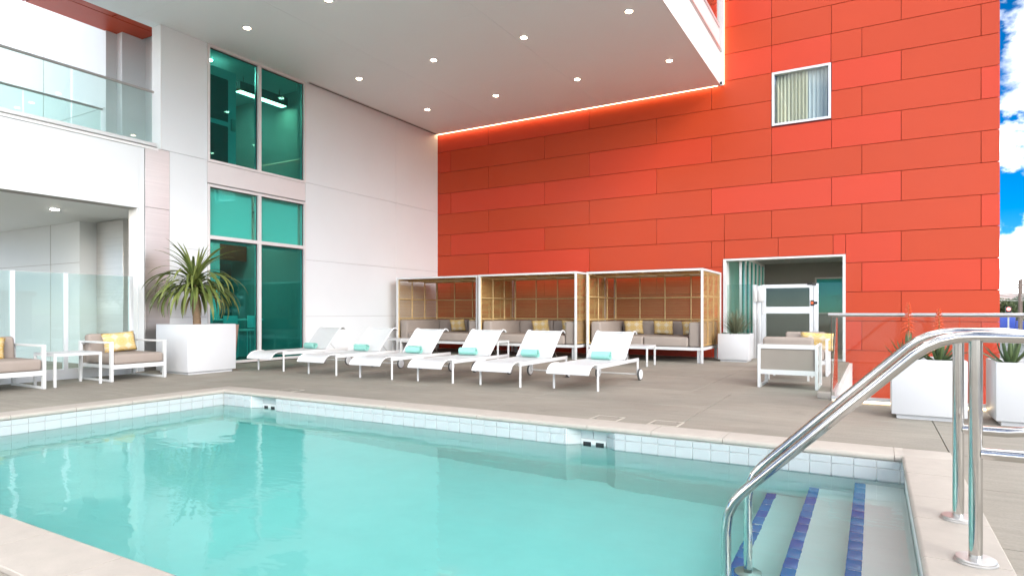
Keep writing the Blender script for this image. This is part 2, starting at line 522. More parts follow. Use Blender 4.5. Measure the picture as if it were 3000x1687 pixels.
def thing(name, label, cat, loc=(0, 0, 0), rz=0, group=None):
    o = bpy.data.objects.new(name, None); COL.objects.link(o)
    o.location = loc; o.rotation_euler = (0, 0, rz)
    o.empty_display_size = 0.1
    return tag(o, label, cat, group)

def structure(o):
    o['kind'] = 'structure'; return o

def dup(root, loc, rz=None, label=None):
    r = root.copy(); COL.objects.link(r); r.location = loc
    if rz is not None: r.rotation_euler = (0, 0, rz)
    if label: r['label'] = label
    for ch in root.children:
        c = ch.copy(); COL.objects.link(c); c.parent = r
        for g in ch.children:
            d = g.copy(); COL.objects.link(d); d.parent = c
    return r

def arc(cx, cz, r, a0, a1, n, y=0):
    return [(cx + r * math.cos(R(a0 + (a1 - a0) * i / n)), y, cz + r * math.sin(R(a0 + (a1 - a0) * i / n))) for i in range(n + 1)]

XW, YR, ZC = -11.35, 15.2, 6.34
PX0, PX1, PY0, PY1 = -7.55, 0.19, 1.48, 5.35       # pool basin
CW = 0.30                                          # coping width
ZWAT = -0.174

# ================================================================== SETTING
# ---- far ground
g = structure(B(-900, 900, -900, 1400, -3.2, -2.6).build('ground', 'earth'))

# ---- pool deck: base slab with pool hole, concrete slabs laid over it
deck = bpy.data.objects.new('pool_deck', None); COL.objects.link(deck); structure(deck)
ZJ = -0.012
base = MB()
for (x0, x1, y0, y1) in ((-22, PX0 - 0.26, -7, 15.3), (PX1 + 0.26, 3.6, -7, 8.45), (PX0 - 0.26, PX1 + 0.26, -7, PY0 - 0.26),
                         (PX0 - 0.26, -0.46, PY1 + 0.26, 15.3), (-0.46, PX1 + 0.26, PY1 + 0.26, 8.45)):
    base.box(x0, x1, y0, y1, -0.5, ZJ)
base.box(-3.3, -0.4, 15.3, 21.5, -0.5, ZJ)
base.build('deck_bed', 'deck_joint', deck)
ox0, ox1, oy0, oy1 = PX0 - CW, PX1 + CW, PY0 - CW, PY1 + CW
XS = [-20, -17.4, -15.2, -13.2, -11.3, -9.6, ox0, -5.77, -3.68, -1.6, ox1, 1.6, 2.7, 3.6]
YS = [-7, -5, -3.0, -0.9, oy0, 2.41, 3.54, 4.66, oy1 + 0.02, 7.1, 8.45]
YS2 = [8.45, 10.6, 12.8, 15.12]
gp = 0.0035
def slab(x0, x1, y0, y1):
    B(x0 + gp, x1 - gp, y0 + gp, y1 - gp, ZJ - 0.05, 0).build('slab', 'deck', deck, bev=0.002, seg=1)
for i in range(len(XS) - 1):
    for j in range(len(YS) - 1):
        x0, x1, y0, y1 = XS[i], XS[i + 1], YS[j], YS[j + 1]
        if x0 >= ox0 - 0.01 and x1 <= ox1 + 0.01 and y0 >= oy0 - 0.01 and y1 <= oy1 + 0.03: continue
        if abs(y0 - (oy1 + 0.02)) < 1e-6 and ox0 - 0.01 <= x0 < ox1 - 0.01: y0 = oy1
        slab(x0, x1, y0, y1)
XS2 = [-20, -17.4, -15.2, -13.2, -11.3, -9.6, -7.85, -5.77, -3.68, -2.1, -0.46]
for i in range(4, len(XS2) - 1):
    for j in range(len(YS2) - 1):
        slab(XS2[i], XS2[i + 1], YS2[j], YS2[j + 1])
slab(-3.04, -0.55, 15.12, 18.2); slab(-3.04, -0.55, 18.2, 21.0)
# white fascia under the deck edge beside the sunken court
fa = MB().box(-0.459, -0.40, 8.46, 15.1, -2.6, -0.02); fa.box(-0.40, 3.6, 8.45, 8.50, -2.6, -0.015)
fa.build('deck_fascia', 'white_paint', deck)

# ---- swimming pool
pool = bpy.data.objects.new('swimming_pool', None); COL.objects.link(pool); structure(pool)
ND = 0.10
def niche(xl):
    return [(xl, PY1), (xl + 0.106, PY1 + ND), (xl + 0.366, PY1 + ND), (xl + 0.481, PY1)]
N1, N2 = niche(-6.985), niche(-2.50)
ZB, ZT = -1.38, -0.028
wl_ = MB()
wl_.prism([(PX0 - 0.24, PY1)] + N1 + N2 + [(PX1 + 0.24, PY1), (PX1 + 0.24, PY1 + 0.24), (PX0 - 0.24, PY1 + 0.24)], ZB - 0.2, ZT)
wl_.build('pool_wall', 'plaster', pool)
B(PX0 - 0.24, PX1 + 0.24, PY0 - 0.24, PY0, ZB - 0.2, ZT).build('pool_wall', 'plaster', pool)
B(PX0 - 0.24, PX0, PY0, PY1, ZB - 0.2, ZT).build('pool_wall', 'plaster', pool)
B(PX1, PX1 + 0.24, PY0, PY1, ZB - 0.2, ZT).build('pool_wall', 'plaster', pool)
B(PX0, PX1, PY0, PY1 + ND + 0.02, ZB - 0.2, ZB).build('pool_floor', 'plaster', pool)
STEPS = [(-0.12, -0.33), (-0.43, -0.615), (-0.735, -0.90)]
prevx = PX1
for sx, sz in STEPS:
    B(sx, prevx, PY0, PY1, ZB, sz).build('step', 'plaster', pool, bev=0.012)
    k = 0; y = PY0 + 0.01
    while y < PY1 - 0.02:
        y1 = min(y + 0.1445, PY1 - 0.004)
        B(sx - 0.006, sx + 0.066, y, y1, sz - 0.05, sz + 0.006).build('step_tile', random.choice(['blue_tile', 'blue_tile', 'blue_tile2']), pool, bev=0.006, seg=2)
        y += 0.149
    prevx = sx
# waterline tiles: one cut row under the coping, one full row at the water
ROWS = [(-0.082, -0.030), (-0.231, -0.086)]
TP = 0.149
bed = MB()
bed.box(PX0 - 0.002, PX0 + 0.004, PY0, PY1, -0.24, -0.03)
bed.build('tile_bed', 'tile_grout', pool)
for (z0, z1) in ROWS:
    me = B(0, TP - 0.004, -0.009, 0.02, z0, z1).mesh('tile', 'tile', bev=0.002, seg=1)
    x = PX1 - 0.026 - TP
    spans = []
    def run(xa, xb):
        # tiles laid from the right end on the shared module
        n0 = math.floor((xa - (PX1 - 0.026)) / TP); q = PX1 - 0.026 + n0 * TP
        while q < xb - 0.01:
            a, b = max(q, xa), min(q + TP, xb)
            if b - a > TP - 0.001: obj('tile', me, pool, (a + 0.002, PY1, 0))
            elif b - a > 0.012: B(0, b - a - 0.004, -0.009, 0.02, z0, z1).build('tile', 'tile', pool, bev=0.002, seg=1, loc=(a + 0.002, PY1, 0))
            q += TP
    run(PX0 + 0.01, N1[0][0]); run(N1[3][0], N2[0][0]); run(N2[3][0], PX1)
    for N in (N1, N2):
        for a, b in ((0, 1), (2, 3)):
            p, q = Vector((*N[a], 0)), Vector((*N[b], 0)); d = q - p
            B(0.003, d.length - 0.003, -0.008, 0.02, z0, z1).build('tile', 'tile', pool, bev=0.002, seg=1, loc=p, rot=(0, 0, math.atan2(d.y, d.x)))
    y = PY1 - 0.012
    mey = B(-0.02, 0.009, -(TP - 0.004), 0, z0, z1).mesh('tile', 'tile', bev=0.002, seg=1)
    while y > PY0 + TP:
        obj('tile', mey, pool, (PX0, y, 0)); y -= TP
for N in (N1, N2):
    x0, x1 = N[1][0], N[2][0]
    for i in range(2):
        w = (x1 - x0) / 2
        B(x0 + i * w + 0.002, x0 + (i + 1) * w - 0.002, N[1][1] - 0.008, N[1][1] + 0.02, -0.125, -0.030).build('tile', 'tile', pool, bev=0.002, seg=1)
    # skimmer mouth
    yb = N[1][1]
    sk = MB()
    sk.box(x0 + 0.005, x1 - 0.005, yb - 0.016, yb + 0.01, -0.150, -0.129)
    sk.box(x0 + 0.005, x1 - 0.005, yb - 0.016, yb + 0.01, -0.29, -0.262)
    for a, b in ((x0 + 0.005, x0 + 0.025), ((x0 + x1) / 2 - 0.022, (x0 + x1) / 2 + 0.022), (x1 - 0.025, x1 - 0.005)):
        sk.box(a, b, yb - 0.016, yb + 0.01, -0.262, -0.150)
    fr = sk.build('skimmer_frame', 'white_coat', pool)
    B(x0 + 0.01, x1 - 0.01, yb - 0.006, yb - 0.001, -0.28, -0.14).build('skimmer_mouth', 'black', fr)
# coping stones with a rounded nose towards the water
def coping_mesh(w, ov=0.018):
    t0, t1, r = -0.028, 0.022, 0.022
    prof = [(CW, t0), (CW, t1 - 0.004), (CW - 0.004, t1)]
    for i in range(8):
        a = R(90 + 180 * i / 7)
        prof.append((-ov + r + r * math.cos(a), (t0 + t1) / 2 + (t1 - t0) / 2 * math.sin(a)))
    return MB().prism(prof, 0.0025, w - 0.0025, 'x').mesh('coping_stone', 'coping', smooth=True, ang=35)
_cm = {}
def cstone(x, y, rz, w):
    key = round(w, 3)
    if key not in _cm: _cm[key] = coping_mesh(w)
    obj('coping_stone', _cm[key], pool, (x, y, random.uniform(-0.0008, 0.0008)), (0, 0, rz))
def cut(a, b, joints):
    js = [a] + sorted(j for j in joints if a + 0.05 < j < b - 0.05) + [b]
    return list(zip(js[:-1], js[1:]))
fj = [0.127 - 0.6035 * k for k in range(13)]
for a, b in cut(PX0, PX1, fj): cstone(a, PY1, 0, b - a)                       # far side, outward +y
for a, b in cut(PX0, PX1, [-3.377 + 0.615 * k for k in range(-7, 7)]): cstone(b, PY0, PI, b - a)   # near side
for a, b in cut(PY0, PY1, [4.81, 4.23, 3.79, 3.19, 2.59, 1.99]): cstone(PX1, b, -PI / 2, b - a)    # right side
for a, b in cut(PY0, PY1, [5.35 - 0.6 * k for k in range(1, 7)]): cstone(PX0, a, PI / 2, b - a)    # left side
for cx, cy, sx_, sy_ in ((PX0, PY1, -1, 1), (PX1, PY1, 1, 1), (PX0, PY0, -1, -1), (PX1, PY0, 1, -1)):
    B(cx + sx_ * 0.0025 - sx_ * 0.02, cx + sx_ * CW, cy + sy_ * 0.0025 - sy_ * 0.02, cy + sy_ * CW, -0.028, 0.0215).build('coping_stone', 'coping', pool, bev=0.008, seg=3)
gr = MB()
gr.box(PX0 - CW + 0.005, PX1 + CW - 0.005, PY1 + 0.005, PY1 + CW - 0.005, -0.03, 0.017)
gr.box(PX0 - CW + 0.005, PX1 + CW - 0.005, PY0 - CW + 0.005, PY0 - 0.005, -0.03, 0.017)
gr.box(PX0 - CW + 0.005, PX0 - 0.005, PY0, PY1, -0.03, 0.017)
gr.box(PX1 + 0.005, PX1 + CW - 0.005, PY0, PY1, -0.03, 0.017)
gr.build('coping_grout', 'grout', pool)
# skimmer lids set into the deck
for i, (lx, ly) in enumerate(((-2.31, 5.90), (-1.72, 5.91), (-6.86, 5.855))):
    t = thing('skimmer_lid', ['square concrete skimmer lid in pale frame, middle one of three behind the coping',
                              'square concrete skimmer lid in pale frame, nearest the pool handrails',
                              'square concrete skimmer lid in pale frame behind the far left pool corner'][i], 'skimmer lid', (lx, ly, 0), 0, 'skimmer lids along the pool')
    f = MB()
    for a in (-1, 1):
        f.box(a * 0.145, a * 0.128, -0.135, 0.135, 0.0, 0.0035); f.box(-0.128, 0.128, a * 0.135, a * 0.118, 0.0, 0.0035)
    f.build('frame', 'lid_frame', t)
    B(-0.126, 0.126, -0.116, 0.116, 0.0, 0.0025).build('cover', 'deck', t)
    for a, b in ((-0.09, -0.08), (0.09, 0.08)):
        MB().lathe([(0.012, 0.0025), (0.012, 0.004)], a, b, 10).build('lift_hole', 'joint', t)

water = structure(B(PX0 - 0.1, PX1 + 0.1, PY0 - 0.1, PY1 + 0.17, ZB - 0.1, ZWAT).build('water', 'water'))

# ---- the red building
red = thing('red_building', 'tall building end clad in bright orange-red metal panels', 'building', (0, 0, 0))
XE = 2.105
DX0, DX1, DZ = -3.04, -0.55, 2.29            # door opening
WX0, WX1, WZ0, WZ1 = -2.0, -0.81, 5.25, 6.45  # window
core = MB()
yb0, yb1 = YR + 0.03, YR + 0.3
core.box(XW - 0.3, DX0, yb0, yb1, -2.6, 10.5); core.box(DX1, XE - 0.03, yb0, yb1, -2.6, WZ0)
core.box(DX0, DX1, yb0, yb1, DZ, WZ0); core.box(DX0, WX0, yb0, yb1, WZ0, 10.5); core.box(WX0, WX1, yb0, yb1, WZ1, 10.5)
core.box(WX1, XE - 0.03, yb0, yb1, WZ0, 10.5); core.box(DX0, DX1, yb0, yb1, -2.6, -0.55)
core.build('wall_core', 'red_back', red)
B(XE - 0.06, XE - 0.03, yb1, 26, -2.6, 10.5).build('side_wall', 'red1', red)
B(XW - 0.3, XE - 0.06, yb0, 26, 10.5, 10.7).build('roof', 'grey_int', red)
P2 = [-10.87, -7.753, -4.651, -2.007, -0.227, 1.808]
P1 = [-9.55, -6.45, -3.33, -0.80, 0.481]
rowz = [5.21 + 0.62 * k for k in range(-13, 10)]
def red_panel(x0, x1, z0, z1, m):
    gx = 0.0045
    B(x0 + gx, x1 - gx, YR, YR + 0.028, z0 + gx, z1 - gx).build('panel', m, red, bev=0.003, seg=1)
rr = random.Random(11)
for k in range(len(rowz) - 1):
    z0, z1 = rowz[k], rowz[k + 1]
    if z0 > 10.2 or z1 < -2.3: continue
    i5 = k - 13                                # 0 for the row that starts at 5.21
    js = list(P2 if i5 % 2 == 0 else P1)
    if i5 == 2: js += [-0.81]
    if i5 == 3: js += [-2.007]
    if i5 == -1: js += [-2.007]
    if i5 == -4: js += [-3.04]
    if i5 == -5: js = [-9.55, -6.45, -3.33, -3.04, -1.87, -0.77, -0.53, 0.481]
    js = [XW - 0.2] + sorted(set(js)) + [XE]
    for a, b in zip(js[:-1], js[1:]):
        zz0, zz1 = z0, z1
        if b - a < 0.05: continue
        mm = 'red%d' % rr.choice([0, 0, 0, 1, 1, 2, 2, 3])
        # openings
        if i5 in (0, 1) and a < WX1 and b > WX0:
            if a < WX0 - 0.05: red_panel(a, WX0, zz0, zz1, mm)
            if b > WX1 + 0.05: red_panel(WX1, b, zz0, zz1, mm)
            continue
        if zz0 < DZ and a < DX1 - 0.02 and b > DX0 + 0.02:
            if i5 == -5: red_panel(a, b, DZ + 0.01, zz1, mm); continue
            if a < DX0 - 0.05: red_panel(a, DX0 - 0.005, zz0, zz1, mm)
            if b > DX1 + 0.05: red_panel(DX1 + 0.005, b, zz0, zz1, mm)
            continue
        red_panel(a, b, zz0, zz1, mm)
# upper window
wf = MB(); fw = 0.05
wf.box(WX0, WX1, YR - 0.012, YR + 0.12, WZ1 - fw, WZ1); wf.box(WX0, WX1, YR - 0.012, YR + 0.12, WZ0, WZ0 + fw)
wf.box(WX0, WX0 + fw, YR - 0.0125, YR + 0.12, WZ0 + fw, WZ1 - fw); wf.box(WX1 - fw, WX1, YR - 0.0125, YR + 0.12, WZ0 + fw, WZ1 - fw)
win = wf.build('window', 'alu', red)
B(WX0 + fw, WX1 - fw, YR + 0.05, YR + 0.058, WZ0 + fw, WZ1 - fw).build('pane', 'pane', win)
def drape(x0, x1, y, z0, z1, n, amp):
    return MB().grid(lambda u, v: (x0 + (x1 - x0) * u, y + amp * math.sin(u * n * 2 * PI) + amp * 0.4 * math.sin(u * n * 4.3 * PI + 1), z0 + (z1 - z0) * v), n * 8, 1)
drape(WX0 + 0.05, WX0 + 0.72, YR + 0.16, WZ0 - 0.1, WZ1 + 0.1, 9, 0.035).build('curtain', 'curtain', win, smooth=True, ang=180)
drape(WX0 + 0.68, WX1 + 0.1, YR + 0.20, WZ0 - 0.1, WZ1 + 0.1, 7, 0.03).build('sheer_curtain', 'sheer', win, smooth=True, ang=180)
B(WX0 - 0.3, WX1 + 0.3, YR + 1.8, YR + 1.85, WZ0 - 0.3, WZ1 + 0.3).build('room_wall', 'grey_int', win)

# door opening: passage behind the glass screen
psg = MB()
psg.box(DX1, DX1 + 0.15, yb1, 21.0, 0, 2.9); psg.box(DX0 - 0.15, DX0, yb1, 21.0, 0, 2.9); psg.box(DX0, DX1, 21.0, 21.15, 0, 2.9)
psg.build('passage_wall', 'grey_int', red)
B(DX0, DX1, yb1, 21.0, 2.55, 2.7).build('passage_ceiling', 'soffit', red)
jm = MB()
jm.box(DX0 - 0.02, DX1 + 0.02, YR - 0.02, YR + 0.34, DZ - 0.035, DZ + 0.006)
jm.box(DX0 - 0.02, DX0 + 0.045, YR - 0.021, YR + 0.34, 0.002, DZ - 0.035); jm.box(DX1 - 0.035, DX1 + 0.02, YR - 0.021, YR + 0.34, 0.002, DZ - 0.035)
jm.build('door_frame', 'white_coat', red)
# folded glass door leaves along the left side of the passage
for i in range(6):
    y0 = 15.75 + i * 0.62
    f = MB(); x = DX0 + 0.24
    f.box(x, x + 0.05, y0, y0 + 0.06, 0.02, 2.42); f.box(x, x + 0.05, y0 + 0.50, y0 + 0.56, 0.02, 2.42)
    f.box(x, x + 0.05, y0 + 0.06, y0 + 0.50, 2.36, 2.42); f.box(x, x + 0.05, y0 + 0.06, y0 + 0.50, 0.02, 0.12)
    lf = f.build('door_leaf', 'alu', red)
    B(x + 0.02, x + 0.03, y0 + 0.06, y0 + 0.50, 0.12, 2.36).build('pane', 'teal2', lf)
pw = MB()
wx0, wx1 = -1.55, -0.62
for a, b, c, d in ((wx0, wx1, 1.0, 1.05), (wx0, wx1, 2.05, 2.1), (wx0, wx0 + 0.05, 1.05, 2.05), (wx1 - 0.2, wx1 - 0.12, 1.05, 2.05)):
    pw.box(a, b, 20.9, 20.98, c, d)
pwo = pw.build('passage_window', 'white_coat', red)
B(wx0 + 0.05, wx1 - 0.2, 20.93, 20.94, 1.05, 2.05).build('pane', 'teal2', pwo)
B(wx0 + 0.02, wx1 - 0.02, 20.955, 20.99, 1.02, 2.08).build('blind', 'shade', pwo)

# ---- white building
wb = thing('white_building', 'white panelled building with tall teal windows behind the pool', 'building', (0, 0, 0))
YL = 6.774                                   # left end of the full-height wall
WY0, WY1 = 7.68, 10.14                       # window bay
cw = MB()
cx0, cx1 = XW - 0.28, XW - 0.02
cw.box(cx0, cx1, YL, WY0, 0, 6.6); cw.box(cx0, cx1, WY1, YR + 0.1, 0, 6.6); cw.box(cx0, cx1, WY0, WY1, 3.60, 4.02)
cw.box(cx0, cx1, -4, YL, 2.91, 4.0); cw.box(cx0, cx1, 6.355, YL, 0, 2.91)
cw.build('wall_core', 'wall_joint', wb)
def wpanel(y0, y1, z0, z1, m='white_wall', nm='wall_panel'):
    B(XW - 0.02, XW, y0 + 0.003, y1 - 0.003, z0 + 0.003, z1 - 0.003).build(nm, m, wb, bev=0.0015, seg=1)
for z0, z1 in ((0.0, 0.96), (0.96, 2.265), (2.265, 4.045)):
    wpanel(6.92, WY0, z0, z1)
    wpanel(WY1, 13.3, z0, z1); wpanel(13.3, YR, z0, z1)
wpanel(YL, WY0, 4.045, ZC + 0.1); wpanel(WY1, 13.3, 4.045, ZC + 0.1); wpanel(13.3, YR, 4.045, ZC + 0.1)
wpanel(WY0, WY1, 3.61, 4.02, 'mauve', 'spandrel_panel')
B(XW - 0.28, XW - 0.002, YL - 0.02, YL, 4.05, ZC + 0.1).build('wall_end', 'white_paint', wb)
# upper band below the terrace, reveal of the opening
wpanel(-4, 1.9, 2.91, 4.0); wpanel(1.9, 6.36, 2.91, 4.0)
B(XW - 0.019, XW, 6.353, 6.455, 0.0, 4.0).build('wall_panel', 'white_wall', wb)
B(XW - 0.28, XW - 0.022, 6.335, 6.354, 0, 2.91).build('reveal', 'white_paint', wb)
# brushed steel pier between the opening and the wall
for z0, z1 in ((0.0, 1.35), (1.35, 2.95), (2.95, 4.04)):
    B(XW - 0.01, XW + 0.012, 6.46, 6.915, z0 + 0.002, z1 - 0.002).build('steel_cladding', 'brushed', wb, bev=0.002, seg=1)
# window bay frame and panes
def frame_bars(y0, y1, z0, z1, mid_y, mid_z, nm):
    f = MB(); a, b = XW - 0.11, XW + 0.02; t = 0.05
    f.box(a, b, y0, y0 + t, z0, z1); f.box(a, b, y1 - t, y1, z0, z1)
    f.box(a, b - 0.001, y0 + t, y1 - t, z1 - t, z1); f.box(a, b - 0.001, y0 + t, y1 - t, z0, z0 + t)
    f.box(a, b - 0.002, mid_y - 0.038, mid_y + 0.038, z0 + t, z1 - t)
    if mid_z:
        f.box(a, b - 0.003, y0 + t, mid_y - 0.038, mid_z - 0.035, mid_z + 0.035); f.box(a, b - 0.003, mid_y + 0.038, y1 - t, mid_z - 0.035, mid_z + 0.035)
    o = f.build(nm, 'mauve', wb)
    for (p, q) in ((y0 + t, mid_y - 0.038), (mid_y + 0.038, y1 - t)):
        for (c, d) in (((z0 + t, mid_z - 0.035), (mid_z + 0.035, z1 - t)) if mid_z else ((z0 + t, z1 - t),)):
            B(XW - 0.05, XW - 0.04, p, q, c, d).build('pane', 'teal2' if (mid_z and c > 2) else 'teal', o)
            gk = MB(); e = 0.018
            for u0, u1, w0, w1 in ((p, q, d - e, d), (p, p + e, c, d - e), (q - e, q, c, d - e)):
                gk.box(XW - 0.038, XW - 0.03, u0, u1, w0, w1)
            gk.build('gasket', 'black', o)
    return o
YM = 8.89
frame_bars(WY0, WY1, 4.02, ZC - 0.002, YM, None, 'window')
lw = frame_bars(WY0, WY1, 0.02, 3.58, YM, 2.54, 'window')
for p, q in ((WY0 + 0.06, YM - 0.05), (YM + 0.05, WY1 - 0.06)):
    B(XW - 0.20, XW - 0.19, p, q, 2.45, 3.54).build('roller_shade', 'shade', lw)
# rooms behind the glass
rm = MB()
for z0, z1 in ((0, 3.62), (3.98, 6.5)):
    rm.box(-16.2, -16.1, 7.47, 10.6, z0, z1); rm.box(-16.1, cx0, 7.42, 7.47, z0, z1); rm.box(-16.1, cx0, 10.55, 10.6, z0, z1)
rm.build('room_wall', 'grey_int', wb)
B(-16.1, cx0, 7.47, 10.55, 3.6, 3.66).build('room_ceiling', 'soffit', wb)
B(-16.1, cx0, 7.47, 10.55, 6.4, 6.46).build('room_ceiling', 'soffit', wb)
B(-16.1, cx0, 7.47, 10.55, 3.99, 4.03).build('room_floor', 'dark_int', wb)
# interior pieces seen through the panes
dr = B(-12.05, -12.0, 7.90, 8.80, 4.03, 6.22).build('inner_door', 'white_paint', wb)
B(-11.999, -11.99, 7.98, 8.60, 4.22, 5.02).build('pane', 'dark_int', dr); B(-11.999, -11.99, 7.98, 8.60, 5.12, 6.02).build('pane', 'dark_int', dr)
B(-11.989, -11.94, 8.66, 8.75, 4.95, 5.2).build('lock', 'satin', dr)
hl = thing('ceiling_light', 'long dark box light with a lit warm underside inside the upper window', 'light', (-12.4, 9.78, 6.03))
B(-0.11, 0.11, -0.66, 0.66, 0.03, 0.2).build('housing', 'dark_int', hl)
B(-0.115, 0.115, -0.665, 0.665, 0.0, 0.029).build('red_trim', 'red1', hl)
B(-0.085, 0.085, -0.63, 0.63, -0.006, -0.001).build('diffuser', emit_mat('diffuser_glow', (1.0, 0.80, 0.55), 5), hl)
T([(0, -0.5, 0.2), (0, -0.5, 0.37)], 0.008, 6).build('hanger', 'dark_int', hl); T([(0, 0.5, 0.2), (0, 0.5, 0.37)], 0.008, 6).build('hanger', 'dark_int', hl)
B(-14.0, -13.9, 8.6, 10.5, 2.35, 2.75).build('red_bulkhead', 'red1', wb)
B(-14.6, -14.5, 7.5, 10.5, 0, 2.3).build('room_partition', 'dark_int', wb)
B(-13.95, -13.7, 9.35, 9.6, 0, 3.59).build('room_column', 'white_paint', wb)
for i in range(3):
    st = thing('bar_stool', 'white bar stool inside the lower teal window, %s of three' % ['nearest the door side', 'middle', 'farthest in'][i], 'stool', (-12.75, 8.45 + i * 0.62, 0), 0, 'stools inside the window')
    B(-0.19, 0.19, -0.19, 0.19, 0.62, 0.66).build('seat', 'white_paint', st, bev=0.015)
    B(0.17, 0.20, -0.18, 0.18, 0.70, 0.98).build('backrest', 'white_paint', st, bev=0.01)
    for a in (-0.17, 0.17):
        for b in (-0.17, 0.17): T([(a, b, 0), (a * 0.9, b * 0.9, 0.62)], 0.012, 6).build('leg', 'white_coat', st, smooth=True)
ct = thing('counter', 'long white counter standing inside the lower teal window', 'counter', (-13.3, 9.2, 0))
B(-0.3, 0.3, -1.1, 1.1, 0.86, 0.9).build('top', 'white_paint', ct); B(-0.25, 0.25, -1.0, 1.0, 0, 0.858).build('cabinet', 'grey_int', ct)

# terrace over the opening
B(-13.3, XW + 0.02, -4, 6.70, 4.002, 4.045).build('terrace_edge', 'white_paint', wb)
B(-13.3, XW - 0.03, -4, 6.70, 4.045, 4.07).build('terrace_floor', 'grey_int', wb)
B(XW - 0.08, XW + 0.01, -4, 6.68, 4.07, 4.13).build('terrace_kerb', 'white_coat', wb)
tw = MB()
tw.box(-20, -13.1, 6.70, 6.9, 4.05, 12.5); tw.box(-13.1, -12.9, 6.9, 7.36, 4.05, 9)
tw.build('terrace_wall', 'white_wall', wb)
B(-13.0, XW - 0.285, 7.36, 7.41, 0, 9).build('terrace_wall', 'white_wall', wb)
sm = MB(); sm.box(-20, -13.14, 6.694, 6.7, 5.08, 5.088); sm.box(-15.6, -15.592, 6.694, 6.7, 4.05, 12)
sm.build('panel_joint', 'wall_joint', wb)
for (x0, x1, y0, y1) in ((-13.15, -12.4, 3.2, 5.35), (-13.15, -12.4, 5.36, 7.3), (-12.39, -11.66, 2.4, 4.75), (-12.39, -11.66, 4.76, 6.45), (-12.39, -11.66, 6.46, 7.3), (-13.15, -12.4, 1.0, 3.19)):
    B(x0 + 0.004, x1 - 0.004, y0 + 0.004, y1 - 0.004, 6.60, 6.64).build('canopy_panel', 'red2', wb, bev=0.003, seg=1)
B(-13.15, -11.62, 0.5, 7.36, 6.645, 6.8).build('canopy_slab', 'red_back', wb)
# passage under the terrace
lp = MB()
lp.box(-20, -14.2, 6.75, 6.95, 0, 2.93); lp.box(-14.4, -14.2, 6.95, 7.35, 0, 2.93)
lp.build('passage_wall', 'white_wall', wb)
B(-20, XW - 0.285, 1.2, 7.4, 2.93, 3.99).build('passage_ceiling', 'soffit', wb)
sm = MB(); sm.box(-20, -14.2, 6.744, 6.75, 2.08, 2.088); sm.box(-15.4, -15.392, 6.744, 6.75, 0, 2.93)
sm.build('panel_joint', 'wall_joint', wb)
B(-14.05, -13.05, 7.0, 7.3, 0, 2.92).build('steel_column', 'brushed', wb, bev=0.004, seg=1)

# ---- overhanging block with the soffit
ob = thing('overhang', 'white overhanging upper storey with smooth soffit and lights above the loungers', 'building', (0, 0, 0))
SX = [-11.62, -9.0, -6.0, -3.12]; SY = [2.6, 6.36, 9.3, 12.2, 15.08]
for i in range(3):
    for j in range(4):
        x0 = SX[i]
        if i == 0 and SY[j] >= 6.3: x0 = XW + 0.001
        B(x0 + 0.002, SX[i + 1] - 0.002, SY[j] + 0.002, SY[j + 1] - 0.002, ZC, ZC + 0.03).build('soffit_panel', 'soffit', ob)
B(-11.6, -3.12, 2.62, 15.08, ZC + 0.031, ZC + 0.4).build('soffit_slab', 'wall_joint', ob)
B(-3.119, -3.10, 2.6, 15.10, ZC - 0.004, 7.10).build('fascia', 'white_paint', ob)
B(-11.62, -3.12, 2.55, 2.6, ZC - 0.004, 9.5).build('end_wall', 'white_paint', ob)
B(-3.119, -3.07, 2.6, 15.08, 7.10, 7.145).build('sill_trim', 'satin', ob)
B(-3.119, -3.108, 2.6, 15.0, 7.145, 7.62).build('spandrel_panel', 'mauve', ob)
yy = 14.98
while yy > 5:
    f = MB(); y0 = yy - 1.4
    f.box(-3.125, -3.085, y0 + 0.03, yy - 0.03, 7.62, 7.68); f.box(-3.125, -3.085, y0 - 0.03, y0 + 0.03, 7.62, 9.3)
    wo = f.build('window', 'alu', ob)
    B(-3.112, -3.104, y0 + 0.03, yy - 0.03, 7.68, 9.3).build('pane', 'pane', wo)
    yy -= 1.4
B(-4.6, -4.55, 5, 15, 7.2, 9.3).build('inner_wall', 'red1', ob)
B(-4.55, -3.12, 5, 15, 7.2, 7.25).build('inner_floor', 'grey_int', ob)
B(-11.6, -3.10, 2.6, 15.06, 9.3, 9.5).build('roof', 'white_paint', ob)
B(-3.17, -3.03, 15.085, 15.12, ZC - 0.01, 9.5).build('corner_trim', 'white_coat', ob)
B(-3.10, -3.055, 15.0, 15.04, ZC - 0.006, ZC + 0.05).build('bracket', 'black', ob)
B(-11.62, XW - 0.002, 6.364, 6.75, ZC, ZC + 0.03).build('soffit_panel', 'soffit', ob)
# lit cove along the red wall
cv = thing('cove_light', 'thin warm line of light between the soffit and red wall', 'light', (0, 0, 0))
B(XW + 0.02, -3.13, 15.095, 15.165, ZC + 0.012, ZC + 0.02).build('strip', 'cove', cv)
B(XW, -3.13, 15.08, 15.19, ZC + 0.03, ZC + 0.04).build('channel', 'satin', cv)
cv2 = thing('edge_light', 'thin upright warm light beside the red wall at the overhang end', 'light', (0, 0, 0))
B(-3.06, -3.035, 15.13, 15.165, ZC + 0.03, 9.5).build('strip', 'cove', cv2)
B(-3.10, -3.065, 15.125, 15.18, ZC + 0.03, 9.5).build('channel', 'satin', cv2)
# slot diffuser beside the white wall
sd = thing('air_slot', 'long narrow air slot in the soffit beside the white wall', 'vent', (-11.27, 12.6, ZC))
B(-0.06, 0.06, -2.45, 2.45, -0.012, 0.0).build('flange', 'white_coat', sd)
B(-0.02, 0.035, -2.43, 2.43, -0.015, -0.0125).build('slot', 'joint', sd)

